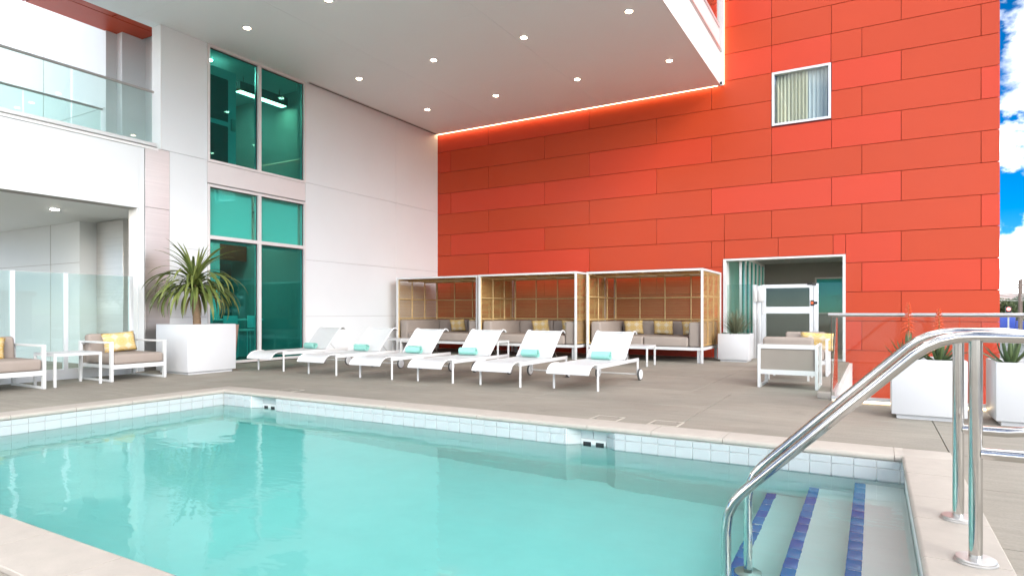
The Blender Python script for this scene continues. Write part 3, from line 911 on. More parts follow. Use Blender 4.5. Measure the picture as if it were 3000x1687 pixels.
# ================================================================== LIGHT FITTINGS
MT['bulb_in'] = emit_mat('bright_indoor_lamp', (1.0, 0.88, 0.72), 120)
def downlight(x, y, z, label, grp, lens='bulb'):
    t = thing('downlight', label, 'light', (x, y, z), 0, grp)
    MB().lathe([(0.088, 0), (0.088, -0.006), (0.070, -0.009), (0.066, -0.002)], 0, 0, 24).build('trim_ring', 'white_coat', t, smooth=True)
    MB().lathe([(0.056, -0.0035), (0.056, -0.013)], 0, 0, 24).build('lens', lens, t)
ordx = {-10.1: 'beside the white wall', -8.0: 'second from the white wall', -5.84: 'third from the white wall', -3.73: 'nearest the overhang edge'}
ordy = {13.07: 'row nearest the red wall', 10.57: 'middle row', 7.64: 'front row'}
for y, ry in ordy.items():
    for x, rx in ordx.items():
        downlight(x, y, ZC - 0.001, 'round soffit downlight in the %s, %s' % (ry, rx), 'soffit downlights')
downlight(-12.9, 5.72, 2.929, 'round downlight in the low ceiling under the terrace', 'passage downlights', 'bulb_in')
downlight(-1.75, 16.5, 2.549, 'round downlight in the red wall passage, nearer the door', 'passage downlights', 'bulb_in')
downlight(-1.60, 17.9, 2.549, 'round downlight in the red wall passage, farther inside', 'passage downlights', 'bulb_in')
downlight(-13.2, 9.6, 3.599, 'round downlight inside the lower teal window, farther right', 'indoor downlights', 'bulb_in')
downlight(-12.2, 8.3, 6.399, 'round downlight on the ceiling inside the upper window, by the door', 'indoor downlights', 'bulb_in')
downlight(-13.6, 9.4, 6.399, 'round downlight deep inside the upper window', 'indoor downlights', 'bulb_in')
downlight(-12.3, 8.05, 3.599, 'round downlight on the ceiling inside the lower teal window', 'indoor downlights', 'bulb_in')

# ================================================================== GLASS SCREENS AND RAILS
def fence_run(name, label, loc, rz, posts, zt=1.68, zb=0.165, glass='clear', kerb=True, pw=0.06):
    """posts: positions along local x; glass panes between them"""
    t = thing(name, label, 'glass fence', loc, rz)
    for p in posts:
        B(p - pw / 2, p + pw / 2, -0.03, 0.03, 0, zt).build('post', 'alu', t, bev=0.003, seg=1)
    for a, b in zip(posts[:-1], posts[1:]):
        pn = B(a + pw / 2, b - pw / 2, -0.006, 0.006, zb, zt - 0.01).build('pane', glass, t)
        B(a + pw / 2, b - pw / 2, -0.008, 0.008, zt - 0.0095, zt - 0.004).build('top_edge', 'tile', pn)
        B(a + pw / 2, b - pw / 2, -0.022, 0.022, zb - 0.03, zb).build('bottom_rail', 'alu', t)
    if kerb:
        B(posts[0], posts[-1], -0.04, 0.04, 0, zb - 0.032).build('kerb', 'alu', t)
    return t
fence_run('glass_fence', 'clear glass fence with silver posts behind the left armchairs', (-11.1, 0, 0), PI / 2, [0.2, 1.3, 2.35, 3.4, 4.36, 5.07, 6.08])
# fence and gate in the red wall doorway
def doorway_screen():
    t = thing('doorway_glass_screen', 'clear glass side panels beside the gate in the red doorway', 'glass fence', (0, YR + 0.1, 0))
    for a, b in ((-2.99, -2.42), (-1.06, -0.59)):
        p = B(a, b, -0.006, 0.006, 0.04, 1.70).build('pane', 'clear', t)
        B(a, b, -0.02, 0.02, 0.0, 0.04).build('bottom_rail', 'alu', t)
    B(-2.42, -2.34, -0.05, 0.05, 0, 1.685).build('post', 'alu', t, bev=0.004)
    B(-1.155, -1.06, -0.05, 0.05, 0, 1.69).build('post', 'alu', t, bev=0.004)
    B(-2.335, -2.23, -0.05, 0.05, 0.0, 1.66).build('jamb_panel', 'alu', t, bev=0.004)
    return t
doorway_screen()
gt = thing('pool_gate', 'silver framed glass pool gate with a black latch in the doorway', 'gate', (0, YR + 0.09, 0))
x0, x1 = -2.225, -1.16
f = MB()
f.box(x0, x0 + 0.09, -0.03, 0.03, 0.06, 1.68); f.box(x1 - 0.075, x1, -0.03, 0.03, 0.06, 1.68)
for z0, z1 in ((0.06, 0.16), (1.03, 1.18), (1.60, 1.68)): f.box(x0 + 0.09, x1 - 0.075, -0.0295, 0.0295, z0, z1)
f.build('frame', 'alu', gt)
B(x0 + 0.09, x1 - 0.075, -0.006, 0.006, 0.16, 1.03).build('pane', 'clear', gt); B(x0 + 0.09, x1 - 0.075, -0.006, 0.006, 1.18, 1.60).build('pane', 'clear', gt)
T([(x0 + 0.03, -0.03, 1.36), (x0 + 0.03, -0.085, 1.36), (x0 + 0.03, -0.085, 1.02), (x0 + 0.03, -0.03, 1.02)], 0.013, 8).build('handle', 'white_coat', gt, smooth=True)
cl = MB(); cl.box(x1 - 0.12, x1 - 0.02, -0.06, -0.03, 1.66, 1.70); cl.box(x1 - 0.02, x1 + 0.06, -0.065, -0.05, 1.65, 1.685)
cl.build('closer', 'black', gt)
lt = MB(); lt.box(x1 - 0.05, x1 + 0.015, -0.07, -0.03, 1.20, 1.32); lt.box(x1 + 0.015, x1 + 0.085, -0.08, -0.055, 1.235, 1.29)
lto = lt.build('latch', 'black', gt, bev=0.004)
B(x1 - 0.047, x1 + 0.005, -0.077, -0.071, 1.235, 1.29).build('latch_button', 'orange', lto)
kb = thing('keypad_box', 'white keypad box mounted on the post beside the pool gate', 'keypad', (-2.30, YR + 0.04, 1.42))
B(-0.075, 0.0, -0.06, 0.0, -0.13, 0.13).build('mount_box', 'white_coat', kb, bev=0.005)
B(0.012, 0.125, -0.075, -0.005, -0.12, 0.14).build('keypad', 'white_coat', kb, bev=0.006)
for i in range(3):
    for j in range(2):
        MB().lathe([(0.008, 0), (0.008, 0.004)], 0, 0, 8).build('button', 'alu', kb, loc=(0.045 + j * 0.045, -0.076, 0.08 - i * 0.07), rot=(PI / 2, 0, 0))

# terrace guards
def guard(name, label, x, y0, y1, zb, joints, rail='satin'):
    t = thing(name, label, 'railing', (x, 0, zb))
    ys = [y0] + joints + [y1]
    for a, b in zip(ys[:-1], ys[1:]):
        B(-0.007, 0.007, a + 0.012, b - 0.012, 0.05, 0.97).build('pane', 'clear', t)
    T([(0, y0, 0.985), (0, y1 + 0.02, 0.985)], 0.024, 12).build('handrail', rail, t, smooth=True)
    B(-0.03, 0.03, y0, y1, 0.0, 0.05).build('base_shoe', 'white_coat', t)
    return t
guard('terrace_guard', 'glass terrace guard with a steel handrail above the white band', XW - 0.10, -3, 6.66, 4.10, [0.9, 3.1, 5.32])
guard('inner_guard', 'second glass terrace guard, across the walkway from the front one', -13.2, -2, 6.66, 4.07, [2.6, 5.35])

# guard beside the sunken court with handrail and lit base
GY = 8.37
t = thing('court_guard', 'frameless glass guard with steel handrail and lit base behind the aloe planters', 'railing', (0, GY, 0))
for a, b in ((-0.44, 0.80), (0.81, 2.05), (2.06, 3.5)):
    p = B(a, b, -0.007, 0.007, 0.07, 1.012).build('pane', 'clear2', t)
B(-0.447, -0.441, -0.008, 0.008, 0.02, 1.01).build('pane_edge', 'edge', t)
T([(-0.475, 0, 1.028), (-0.465, 0, 1.028), (3.5, 0, 1.028)], 0.0225, 14).build('handrail', 'satin', t, smooth=True)
B(-0.44, 3.5, -0.03, 0.03, 0.03, 0.07).build('base_shoe', 'alu', t)
B(-0.42, 3.5, -0.028, -0.012, 0.012, 0.028).build('light_strip', 'led', t)
B(-0.44, 3.5, -0.01, 0.04, 0.0, 0.03).build('base_plate', 'alu', t)
# return pane towards the red wall
t = thing('side_guard', 'low clear glass fin on a steel foot beside the deck edge', 'railing', (-0.45, 8.62, 0))
MB().prism([(0.0, 0.06), (1.3, 0.06), (1.3, 0.98), (1.05, 0.98)], -0.006, 0.006, 'x').build('pane', 'clear', t)
B(-0.16, 0.03, -0.04, 0.10, 0.0, 0.075).build('foot', 'coping', t, bev=0.01)
B(-0.02, 0.02, 0.1, 1.3, 0.0, 0.06).build('base_shoe', 'alu', t)

# pool handrails
def pool_rail(y, label):
    t = thing('pool_handrail', label, 'handrail', (0, y, 0), 0, 'pool handrails')
    pts = [(-0.635, 0, -0.90), (-0.635, 0, -0.02)]
    pts += [(-0.625, 0, 0.06), (-0.60, 0, 0.122), (-0.56, 0, 0.175), (-0.51, 0, 0.228)]
    pts += [(-0.2, 0, 0.535), (0.145, 0, 0.873)]
    pts += [(0.19, 0, 0.909), (0.24, 0, 0.936), (0.30, 0, 0.953), (0.36, 0, 0.958)]
    pts += [(0.56, 0, 0.958)] + arc(0.56, 0.717, 0.241, 90, -90, 12)[1:] + [(0.38, 0, 0.476)]
    T(pts, 0.0245, 16).build('rail', 'steel', t, smooth=True, ang=60)
    T([(0.365, 0, 0.03), (0.365, 0, 0.945)], 0.0245, 16).build('post', 'steel', t, smooth=True)
    MB().lathe([(0.078, 0.022), (0.078, 0.028), (0.074, 0.031), (0.074, 0.037), (0.070, 0.042), (0.028, 0.046)], 0.365, 0, 28).build('flange', 'flange', t, smooth=True, ang=30)
    MB().lathe([(0.075, -0.90), (0.075, -0.885), (0.03, -0.875)], -0.635, 0, 24).build('flange', 'flange', t, smooth=True, ang=30)
    return t
pool_rail(3.22, 'polished steel pool handrail nearest the camera')
pool_rail(3.84, 'polished steel pool handrail behind the nearer one')

# ================================================================== FURNITURE
def puff(x0, x1, y0, y1, z0, z1, r=0.04):
    """soft cushion: bevelled box with slightly crowned faces"""
    return B(x0, x1, y0, y1, z0, z1)

# ---- sun loungers
def make_lounger(label):
    t = thing('sun_lounger', label, 'sun lounger', (0, 0, 0), 0, 'row of white sun loungers')
    W = 0.315
    for s in (-1, 1):
        B(s * W - 0.014, s * W + 0.014, -0.01, 1.62, 0.292, 0.345).build('side_rail', 'white_coat', t, bev=0.006, seg=2)
        T([(s * 0.33, 0, 0.0), (s * 0.33, 0, 0.345)], 0.0165, 12).build('leg', 'white_coat', t, smooth=True)
        B(s * W - 0.012, s * W + 0.012, 1.575, 1.612, 0.07, 0.295).build('rear_leg', 'white_coat', t, bev=0.004)
        w = MB().lathe([(0.02, -0.022), (0.072, -0.020), (0.080, -0.012), (0.080, 0.012), (0.072, 0.020), (0.02, 0.022)], 0, 0, 28).build('wheel', 'white_coat', t, smooth=True, ang=35, loc=(s * 0.352, 1.60, 0.091), rot=(0, PI / 2, 0))
        MB().lathe([(0.0795, -0.014), (0.087, -0.014), (0.091, -0.008), (0.091, 0.008), (0.087, 0.014), (0.0795, 0.014)], 0, 0, 32).build('tyre', 'rubber', w, smooth=True, ang=35)
        T([(s * 0.30, 1.155, 0.455), (s * 0.30, 1.30, 0.33)], 0.0045, 6).build('prop_rod', 'satin', t)
    T([(-0.33, 1.60, 0.091), (0.33, 1.60, 0.091)], 0.011, 10).build('axle', 'white_coat', t, smooth=True)
    T([(-W, 0.02, 0.315), (W, 0.02, 0.315)], 0.012, 8).build('crossbar', 'white_coat', t, smooth=True)
    seatp = [(-0.265, 0.232), (-0.245, 0.268), (-0.215, 0.302), (-0.17, 0.332), (-0.11, 0.350), (-0.04, 0.356)] + [(y, 0.352 - 0.012 * math.sin(PI * (y + 0.04) / 1.09)) for y in [0.1 * k for k in range(1, 11)]] + [(1.05, 0.352)]
    backp = [(1.05, 0.354), (1.12, 0.425), (1.19, 0.50), (1.26, 0.574), (1.33, 0.648), (1.40, 0.718), (1.43, 0.742), (1.465, 0.757), (1.505, 0.757), (1.54, 0.745), (1.565, 0.722)]
    def sheet(path, w, sag=0.0):
        m = MB(); n = len(path) - 1; nx = 8
        def fn(u, v):
            y, z = path[min(n, int(round(u * n)))]
            x = (v * 2 - 1) * w
            return (x, y, z - sag * (1 - (2 * v - 1) ** 2) * math.sin(PI * u))
        m.grid(fn, n, nx)
        k = len(m.v)
        m.grid(lambda u, v: Vector(fn(u, v)) + Vector((0, 0.003, -0.006)), n, nx)
        return m
    sheet(seatp, 0.305, 0.012).build('seat_sling', 'sling', t, smooth=True, ang=180)
    for s in (-1, 1):
        T([(s * 0.308, y, z) for y, z in seatp[:7]], 0.0105, 8).build('foot_tube', 'white_coat', t, smooth=True, ang=60)
    bk = sheet(backp, 0.300, 0.02).build('backrest', 'sling', t, smooth=True, ang=180)
    for s in (-1, 1):
        T([(s * 0.305, y, z) for y, z in backp], 0.0125, 8).build('back_tube', 'white_coat', bk, smooth=True, ang=60)
    T([(-0.305, 1.45, 0.745), (0.305, 1.45, 0.745)], 0.010, 8).build('top_bar', 'white_coat', bk, smooth=True)
    return t
LX = [-9.49, -8.10, -6.885, -5.755, -4.65, -3.54]
LY = [7.68, 7.60, 7.58, 7.64, 7.71, 7.87]
ORD = ['first', 'second', 'third', 'fourth', 'fifth', 'sixth']
lab = ['white sun lounger nearest the teal window, first in the row'] + ['white sun lounger, %s in the row from the teal window' % o for o in ORD[1:5]] + ['white sun lounger at the open right end of the row']
l0 = make_lounger(lab[0])
l0.location = (LX[0], LY[0], 0)
rots = [R(1.0), R(-0.5), R(0.8), R(-0.6), R(0.7), R(-1.0)]
l0.rotation_euler = (0, 0, rots[0])
for i in range(1, 6):
    dup(l0, (LX[i], LY[i], 0), rots[i], lab[i])
# rolled towels
def towel_mesh(seed):
    rn = random.Random(seed)
    m = MB(); turns = 3.3; n = 84; r0, r1 = 0.012, 0.060; L_ = 0.145; th = 0.0065
    ph = rn.uniform(0, 6)
    ca, cb = [], []
    for i in range(n + 1):
        u = i / n; a = ph + u * turns * 2 * PI; r = r0 + (r1 - r0) * u
        w = 1 + 0.03 * math.sin(3 * a + seed)
        ca.append((r * w, a))
    nl = 5
    def P(i, j, off):
        r, a = ca[i]; x = -L_ + 2 * L_ * j / nl
        x += (0.006 * math.sin(a * 2.3 + seed) if j in (0, nl) else 0) * (1 if j else -1)
        q = r + off + 0.0015 * math.sin(j * 2.1 + a * 2)
        return (x, q * math.cos(a), max(-0.062, q * math.sin(a)))
    b0 = len(m.v)
    for off in (0, th):
        for i in range(n + 1):
            for j in range(nl + 1): m.v.append(P(i, j, off))
    S = (n + 1) * (nl + 1)
    idx = lambda k, i, j: b0 + k * S + i * (nl + 1) + j
    for i in range(n):
        for j in range(nl):
            m.f.append((idx(0, i, j), idx(0, i + 1, j), idx(0, i + 1, j + 1), idx(0, i, j + 1)))
            m.f.append((idx(1, i, j), idx(1, i, j + 1), idx(1, i + 1, j + 1), idx(1, i + 1, j)))
        m.f.append((idx(0, i, 0), idx(1, i, 0), idx(1, i + 1, 0), idx(0, i + 1, 0)))
        m.f.append((idx(0, i, nl), idx(0, i + 1, nl), idx(1, i + 1, nl), idx(1, i, nl)))
    for j in range(nl):
        m.f.append((idx(0, n, j), idx(0, n, j + 1), idx(1, n, j + 1), idx(1, n, j)))
    return m
for i in range(6):
    o = towel_mesh(i).build('rolled_towel', 'towel', smooth=True, ang=50)
    o.location = (LX[i] - 0.03 + 0.02 * ((i * 7) % 3 - 1), LY[i] + 0.965, 0.352 + 0.060)
    o.rotation_euler = (0, 0, R(-8 + 5 * ((i * 5) % 4)))
    tag(o, ['aqua rolled towel on the lounger nearest the teal window'][0] if i == 0 else ('aqua rolled towel on the %s lounger from the teal window' % ORD[i] if i < 5 else 'aqua rolled towel on the lounger at the open right end'), 'towel', 'rolled towels on the loungers')

# ---- scatter cushions
def pillow_mesh(w, h_, d):
    m = MB(); n = 14
    def fn(sgn):
        def g(u, v):
            a, b = 2 * u - 1, 2 * v - 1
            k = (1 - a ** 4) * (1 - b ** 4)
            pinch = 1 - 0.06 * (1 - abs(a)) * abs(b) ** 3
            pz = 1 - 0.06 * (1 - abs(b)) * abs(a) ** 3
            return (a * w / 2 * pz, sgn * d / 2 * (k ** 0.55), b * h_ / 2 * pinch)
        return g
    m.grid(fn(1), n, n); m.grid(fn(-1), n, n)
    me = m.mesh('throw_pillow', 'pillow', smooth=True, ang=180)
    bm = bmesh.new(); bm.from_mesh(me); bmesh.ops.remove_doubles(bm, verts=bm.verts, dist=0.0005)
    bmesh.ops.recalc_face_normals(bm, faces=bm.faces); bm.to_mesh(me); bm.free()
    for p in me.polygons: p.use_smooth = True
    return me
PIL = pillow_mesh(0.46, 0.33, 0.13)
PILW = pillow_mesh(0.52, 0.32, 0.14)
def pillow(loc, rz, tilt, roll, label, me=PIL, grp='yellow patterned pillows'):
    o = obj('throw_pillow', me, None, loc)
    o.rotation_euler = (tilt, roll, rz)
    return tag(o, label, 'pillow', grp)

# ---- cabanas
def make_cabana(x0, x1, y0, y1, label):
    W, Dp, H = x1 - x0, y1 - y0, 1.965
    t = thing('daybed_cabana', label, 'cabana', (x0, y0, 0), 0, 'cabanas along the red wall')
    s = 0.045
    for px, py in ((0, 0), (W - s, 0), (0, Dp - s), (W - s, Dp - s)):
        B(px, px + s, py, py + s, 0, H - s).build('post', 'white_coat', t, bev=0.003, seg=1)
    f = MB()
    f.box(0, W, 0, s, H - s, H); f.box(0, W, Dp - s, Dp, H - s, H); f.box(0, s, s, Dp - s, H - s, H); f.box(W - s, W, s, Dp - s, H - s, H)
    f.build('roof_frame', 'white_coat', t, bev=0.002, seg=1)
    f = MB(); z0, z1 = 0.265, 0.325
    f.box(s + 0.001, W - s - 0.001, 0.004, 0.05, z0, z1); f.box(s + 0.001, W - s - 0.001, Dp - 0.05, Dp - 0.004, z0, z1)
    f.box(0.003, 0.04, s + 0.001, Dp - s - 0.001, z0, z1); f.box(W - 0.04, W - 0.003, s + 0.001, Dp - s - 0.001, z0, z1)
    f.box(0.06, W - 0.06, 0.06, Dp - 0.06, 0.29, 0.32)
    f.build('seat_frame', 'white_coat', t)
    for px in (0.075, W - 0.135):
        B(px, px + 0.06, 0.06, 0.12, 0, 0.289).build('leg', 'white_coat', t, bev=0.003, seg=1); B(px, px + 0.06, Dp - 0.12, Dp - 0.06, 0, 0.289).build('leg', 'white_coat', t, bev=0.003, seg=1)
    # bamboo lattice: back and both sides
    def lattice(p0, p1, nb, zs, inner):
        p0, p1 = Vector(p0), Vector(p1)
        nrm = Vector(inner) * 0.012
        for i in range(nb + 1):
            q = p0.lerp(p1, i / nb) + nrm
            T([(q.x, q.y, zs[0]), (q.x, q.y, zs[-1])], 0.0165, 8).build('bamboo_upright', 'bamboo', t, smooth=True)
        for z in zs:
            q0, q1 = p0 + nrm * 2.4, p1 + nrm * 2.4
            T([(q0.x, q0.y, z), (q1.x, q1.y, z)], 0.0165, 8).build('bamboo_rail', 'bamboo', t, smooth=True)
    e = 0.055
    zs = [0.36, 0.885, 1.405, 1.905]
    lattice((e, Dp - 0.04, 0), (W - e, Dp - 0.04, 0), 4, zs, (0, -1, 0))
    lattice((0.03, e, 0), (0.03, Dp - e, 0), 3, zs, (1, 0, 0))
    lattice((W - 0.03, e, 0), (W - 0.03, Dp - e, 0), 3, zs, (-1, 0, 0))
    # reed screens: many thin horizontal canes
    rn = random.Random(int(x0 * 100))
    def reeds(kind):
        m = MB(); z = 0.35
        while z < 1.90:
            hh = rn.uniform(0.0055, 0.0085); zz = z + rn.uniform(-0.001, 0.001)
            if kind == 'back': m.box(0.05, W - 0.05, Dp - 0.034, Dp - 0.028, zz, zz + hh)
            elif kind == 'left': m.box(0.015, 0.021, 0.05, Dp - 0.05, zz, zz + hh)
            else: m.box(W - 0.021, W - 0.015, 0.05, Dp - 0.05, zz, zz + hh)
            z += 0.0178
        m.build('reed_screen', 'reed', t, kind='stuff')
    for k in ('back', 'left', 'right'): reeds(k)
    m = MB(); y = 0.06
    while y < Dp - 0.06:
        m.box(0.05, W - 0.05, y, y + 0.015, H - 0.03, H - 0.024); y += 0.0185
    m.build('reed_roof', 'reed', t, kind='stuff')
    for i in range(5):
        xx = 0.09 + (W - 0.18) * i / 4
        T([(xx, 0.05, H - 0.052), (xx, Dp - 0.05, H - 0.052)], 0.016, 8).build('roof_pole', 'bamboo', t, smooth=True)
    for yy in (0.45, 1.15):
        T([(0.05, yy, H - 0.084), (W - 0.05, yy, H - 0.084)], 0.015, 8).build('roof_pole', 'bamboo', t, smooth=True)
    # upholstery
    a0 = 0.25
    for i in range(2):
        xa = 0.07 + a0 + i * (W - 0.14 - 2 * a0) / 2; xb = xa + (W - 0.14 - 2 * a0) / 2
        B(xa + 0.004, xb - 0.004, 0.07, Dp - 0.33, 0.325, 0.535).build('seat_cushion', 'taupe', t, bev=0.045, seg=4)
        B(xa + 0.004, xb - 0.004, Dp - 0.325, Dp - 0.085, 0.325, 0.85).build('back_cushion', 'taupe', t, bev=0.05, seg=4)
    B(0.075, 0.07 + a0 - 0.002, 0.07, Dp - 0.085, 0.325, 0.85).build('arm_cushion', 'taupe', t, bev=0.05, seg=4)
    B(W - 0.07 - a0 + 0.002, W - 0.075, 0.07, Dp - 0.085, 0.325, 0.85).build('arm_cushion', 'taupe', t, bev=0.05, seg=4)
    return t
CAB = [(-11.0, -8.43, 12.9, 14.68, 'reed cabana against the white wall, leftmost of three'),
       (-8.33, -5.735, 12.79, 14.57, 'reed cabana in the middle of the three'),
       (-5.645, -3.05, 13.14, 14.92, 'reed cabana nearest the red wall doorway, rightmost of three')]
for c in CAB: make_cabana(*c)
pillow((-9.92, 14.20, 0.70), R(4), R(14), R(-3), 'yellow patterned pillow in the leftmost cabana, left of its pair')
pillow((-9.30, 14.20, 0.70), R(-5), R(14), R(3), 'yellow patterned pillow in the leftmost cabana, right of its pair')
pillow((-7.30, 14.09, 0.70), R(4), R(14), R(-4), 'yellow patterned pillow in the middle cabana, left of its pair')
pillow((-6.48, 14.09, 0.70), R(-3), R(14), R(2), 'yellow patterned pillow in the middle cabana, right of its pair')
pillow((-4.98, 14.44, 0.70), R(3), R(14), R(-2), 'yellow patterned pillow in the rightmost cabana, leftmost of three there')
pillow((-4.26, 14.44, 0.70), R(-3), R(14), R(2), 'yellow patterned pillow in the rightmost cabana, middle of three there')
pillow((-3.60, 14.44, 0.70), R(-8), R(14), R(-2), 'yellow patterned pillow in the rightmost cabana, tucked behind its right arm')

# ---- side tables
def make_table(x0, x1, y0, y1, h_, label, grp='white side tables'):
    t = thing('side_table', label, 'table', ((x0 + x1) / 2, (y0 + y1) / 2, 0), 0, grp)
    a, b = (x1 - x0) / 2, (y1 - y0) / 2; s = 0.032
    for sx in (-1, 1):
        for sy in (-1, 1):
            B(sx * a, sx * (a - s), sy * b, sy * (b - s), 0, h_ - 0.036).build('leg', 'white_coat', t, bev=0.003, seg=1)
    f = MB()
    for sx in (-1, 1): f.box(sx * a, sx * (a - s), -b, b, h_ - 0.036, h_ - 0.006); 
    for sy in (-1, 1): f.box(-a + s, a - s, sy * b, sy * (b - s), h_ - 0.0355, h_ - 0.0065)
    f.build('apron', 'white_coat', t)
    B(-a + 0.002, a - 0.002, -b + 0.002, b - 0.002, h_ - 0.005, h_ + 0.006).build('table_top', 'planter', t, bev=0.002, seg=1)
    return t
make_table(-10.54, -9.94, 4.40, 5.03, 0.47, 'low white side table between the two left armchairs')
make_table(-10.72, -10.05, 11.95, 12.45, 0.40, 'low white side table before the leftmost cabana')
make_table(-7.98, -7.36, 12.12, 12.62, 0.40, 'low white side table before the middle cabana')
make_table(-4.42, -3.81, 11.86, 12.39, 0.40, 'low white side table before the rightmost cabana')
make_table(-1.46, -0.86, 10.58, 11.26, 0.36, 'low white table between the two right armchairs')

# ---- armchairs (local: faces -Y, width along X)
def make_armchair(loc, rz, W, Dp, label):
    t = thing('armchair', label, 'armchair', loc, rz, 'white framed armchairs')
    a = W / 2; s = 0.058; H = 0.61
    for sx in (-1, 1):
        x0, x1 = sx * a, sx * (a - 0.04)
        f = MB()
        f.box(x0, x1, -Dp / 2, -Dp / 2 + s, 0, H); f.box(x0, x1, Dp / 2 - s, Dp / 2, 0, H)
        f.box(x0, x1, -Dp / 2 + s, Dp / 2 - s, H - 0.03, H - 0.001); f.box(x0, x1, -Dp / 2 + s, Dp / 2 - s, 0.001, 0.032)
        f.build('arm_frame', 'white_coat', t, bev=0.003, seg=1)
    f = MB(); i = a - 0.041
    f.box(-i, i, -Dp / 2 + 0.004, -Dp / 2 + 0.05, 0.19, 0.255); f.box(-i, i, Dp / 2 - 0.05, Dp / 2 - 0.004, 0.19, 0.255)
    f.box(-i, i, Dp / 2 - 0.05, Dp / 2 - 0.004, H - 0.06, H - 0.002)
    f.box(-i, -i + 0.04, -Dp / 2 + 0.05, Dp / 2 - 0.05, 0.20, 0.25); f.box(i - 0.04, i, -Dp / 2 + 0.05, Dp / 2 - 0.05, 0.20, 0.25)
    f.build('seat_frame', 'white_coat', t)
    B(-i, i, Dp / 2 - 0.032, Dp / 2 - 0.022, 0.255, H - 0.06).build('back_panel', 'taupe_panel', t)
    B(-i + 0.04, i - 0.04, -Dp / 2 + 0.05, Dp / 2 - 0.05, 0.22, 0.25).build('seat_deck', 'taupe_panel', t)
    B(-i + 0.008, i - 0.008, -Dp / 2 - 0.005, Dp / 2 - 0.20, 0.256, 0.415).build('seat_cushion', 'taupe', t, bev=0.038, seg=4)
    bc = B(-i + 0.02, i - 0.02, -0.075, 0.075, 0, 0.455).build('back_cushion', 'taupe', t, bev=0.045, seg=4, loc=(0, Dp / 2 - 0.155, 0.258), rot=(R(-7), 0, 0))
    return t
make_armchair((-10.48, 5.62, 0), R(90), 0.86, 0.95, 'white framed armchair with taupe cushions beside the palm planter')
make_armchair((-10.38, 3.86, 0), R(90), 0.86, 0.95, 'white framed armchair cut off at the left picture edge')
make_armchair((-1.045, 9.80, 0), R(180), 0.775, 0.74, 'white framed armchair seen from behind, its taupe back panel towards the pool')
make_armchair((-1.045, 11.90, 0), R(0), 0.775, 0.74, 'white framed armchair facing the pool, behind the other right one')
pillow((-10.66, 5.66, 0.575), R(92), R(-14), R(-4), 'yellow patterned pillow on the armchair beside the palm planter', PILW)
pillow((-10.55, 3.80, 0.575), R(86), R(-14), R(6), 'yellow patterned pillow on the armchair at the left edge', PILW)
pillow((-0.86, 12.05, 0.55), R(2), R(14), R(2), 'yellow patterned pillow on the armchair facing the pool at right', PILW)

# ================================================================== PLANTERS AND PLANTS
def make_planter(x0, x1, y0, y1, z1, label, inset=0.045, foot=0.045):
    t = thing('planter', label, 'planter', ((x0 + x1) / 2, (y0 + y1) / 2, 0), 0, 'white planters')
    a, b = (x1 - x0) / 2, (y1 - y0) / 2; w = 0.025
    m = MB()
    m.box(-a, a, -b, b, foot, foot + 0.03); 
    m.box(-a, a, -b, -b + w, foot + 0.03, z1); m.box(-a, a, b - w, b, foot + 0.03, z1)
    m.box(-a, -a + w, -b + w, b - w, foot + 0.03, z1); m.box(a - w, a, -b + w, b - w, foot + 0.03, z1)
    me = m
    # one clean shell: outer box open at the top
    sh = MB(); zi = z1 - 0.12
    o_ = [(-a, -b), (a, -b), (a, b), (-a, b)]; i_ = [(-a + w, -b + w), (a - w, -b + w), (a - w, b - w), (-a + w, b - w)]
    sh.v = [(x, y, foot) for x, y in o_] + [(x, y, z1) for x, y in o_] + [(x, y, z1) for x, y in i_] + [(x, y, zi) for x, y in i_]
    for k in range(4):
        l = (k + 1) % 4
        sh.f += [(k, l, 4 + l, 4 + k), (4 + k, 4 + l, 8 + l, 8 + k), (8 + k, 8 + l, 12 + l, 12 + k)]
    sh.f += [(3, 2, 1, 0), (12, 13, 14, 15)]
    sh.build('pot', 'planter', t, bev=0.006, seg=2)
    B(-a + inset, a - inset, -b + inset, b - inset, 0, foot + 0.001).build('plinth', 'planter', t)
    rn = random.Random(int(x0 * 31))
    MB().grid(lambda u, v: ((2 * u - 1) * (a - w), (2 * v - 1) * (b - w), z1 - 0.05 + rn.uniform(-0.008, 0.008)), 10, 10).build('soil', 'soil', t, smooth=True, ang=180)
    return t
make_planter(-10.88, -9.97, 6.39, 7.31, 0.85, 'large white box planter holding the palm')
make_planter(-2.92, -2.29, 13.93, 14.60, 0.595, 'white box planter of grasses beside the red doorway')
make_planter(0.15, 0.77, 7.33, 7.95, 0.592, 'white box planter of flowering aloes in front of the glass guard')
make_planter(0.985, 1.605, 7.33, 7.95, 0.592, 'white box planter of aloes cut off at the right picture edge')
# pink clay pot behind the palm planter
t = thing('clay_pot', 'tapered pink clay pot mostly hidden behind the palm planter', 'pot', (-10.72, 7.63, 0))
MB().lathe([(0.15, 0), (0.16, 0.02), (0.235, 0.80), (0.24, 0.82), (0.225, 0.82), (0.21, 0.76)], 0, 0, 28).build('body', 'terracotta', t, smooth=True, ang=40)
MB().lathe([(0.205, 0.74), (0.205, 0.75)], 0, 0, 20).build('soil', 'soil', t)

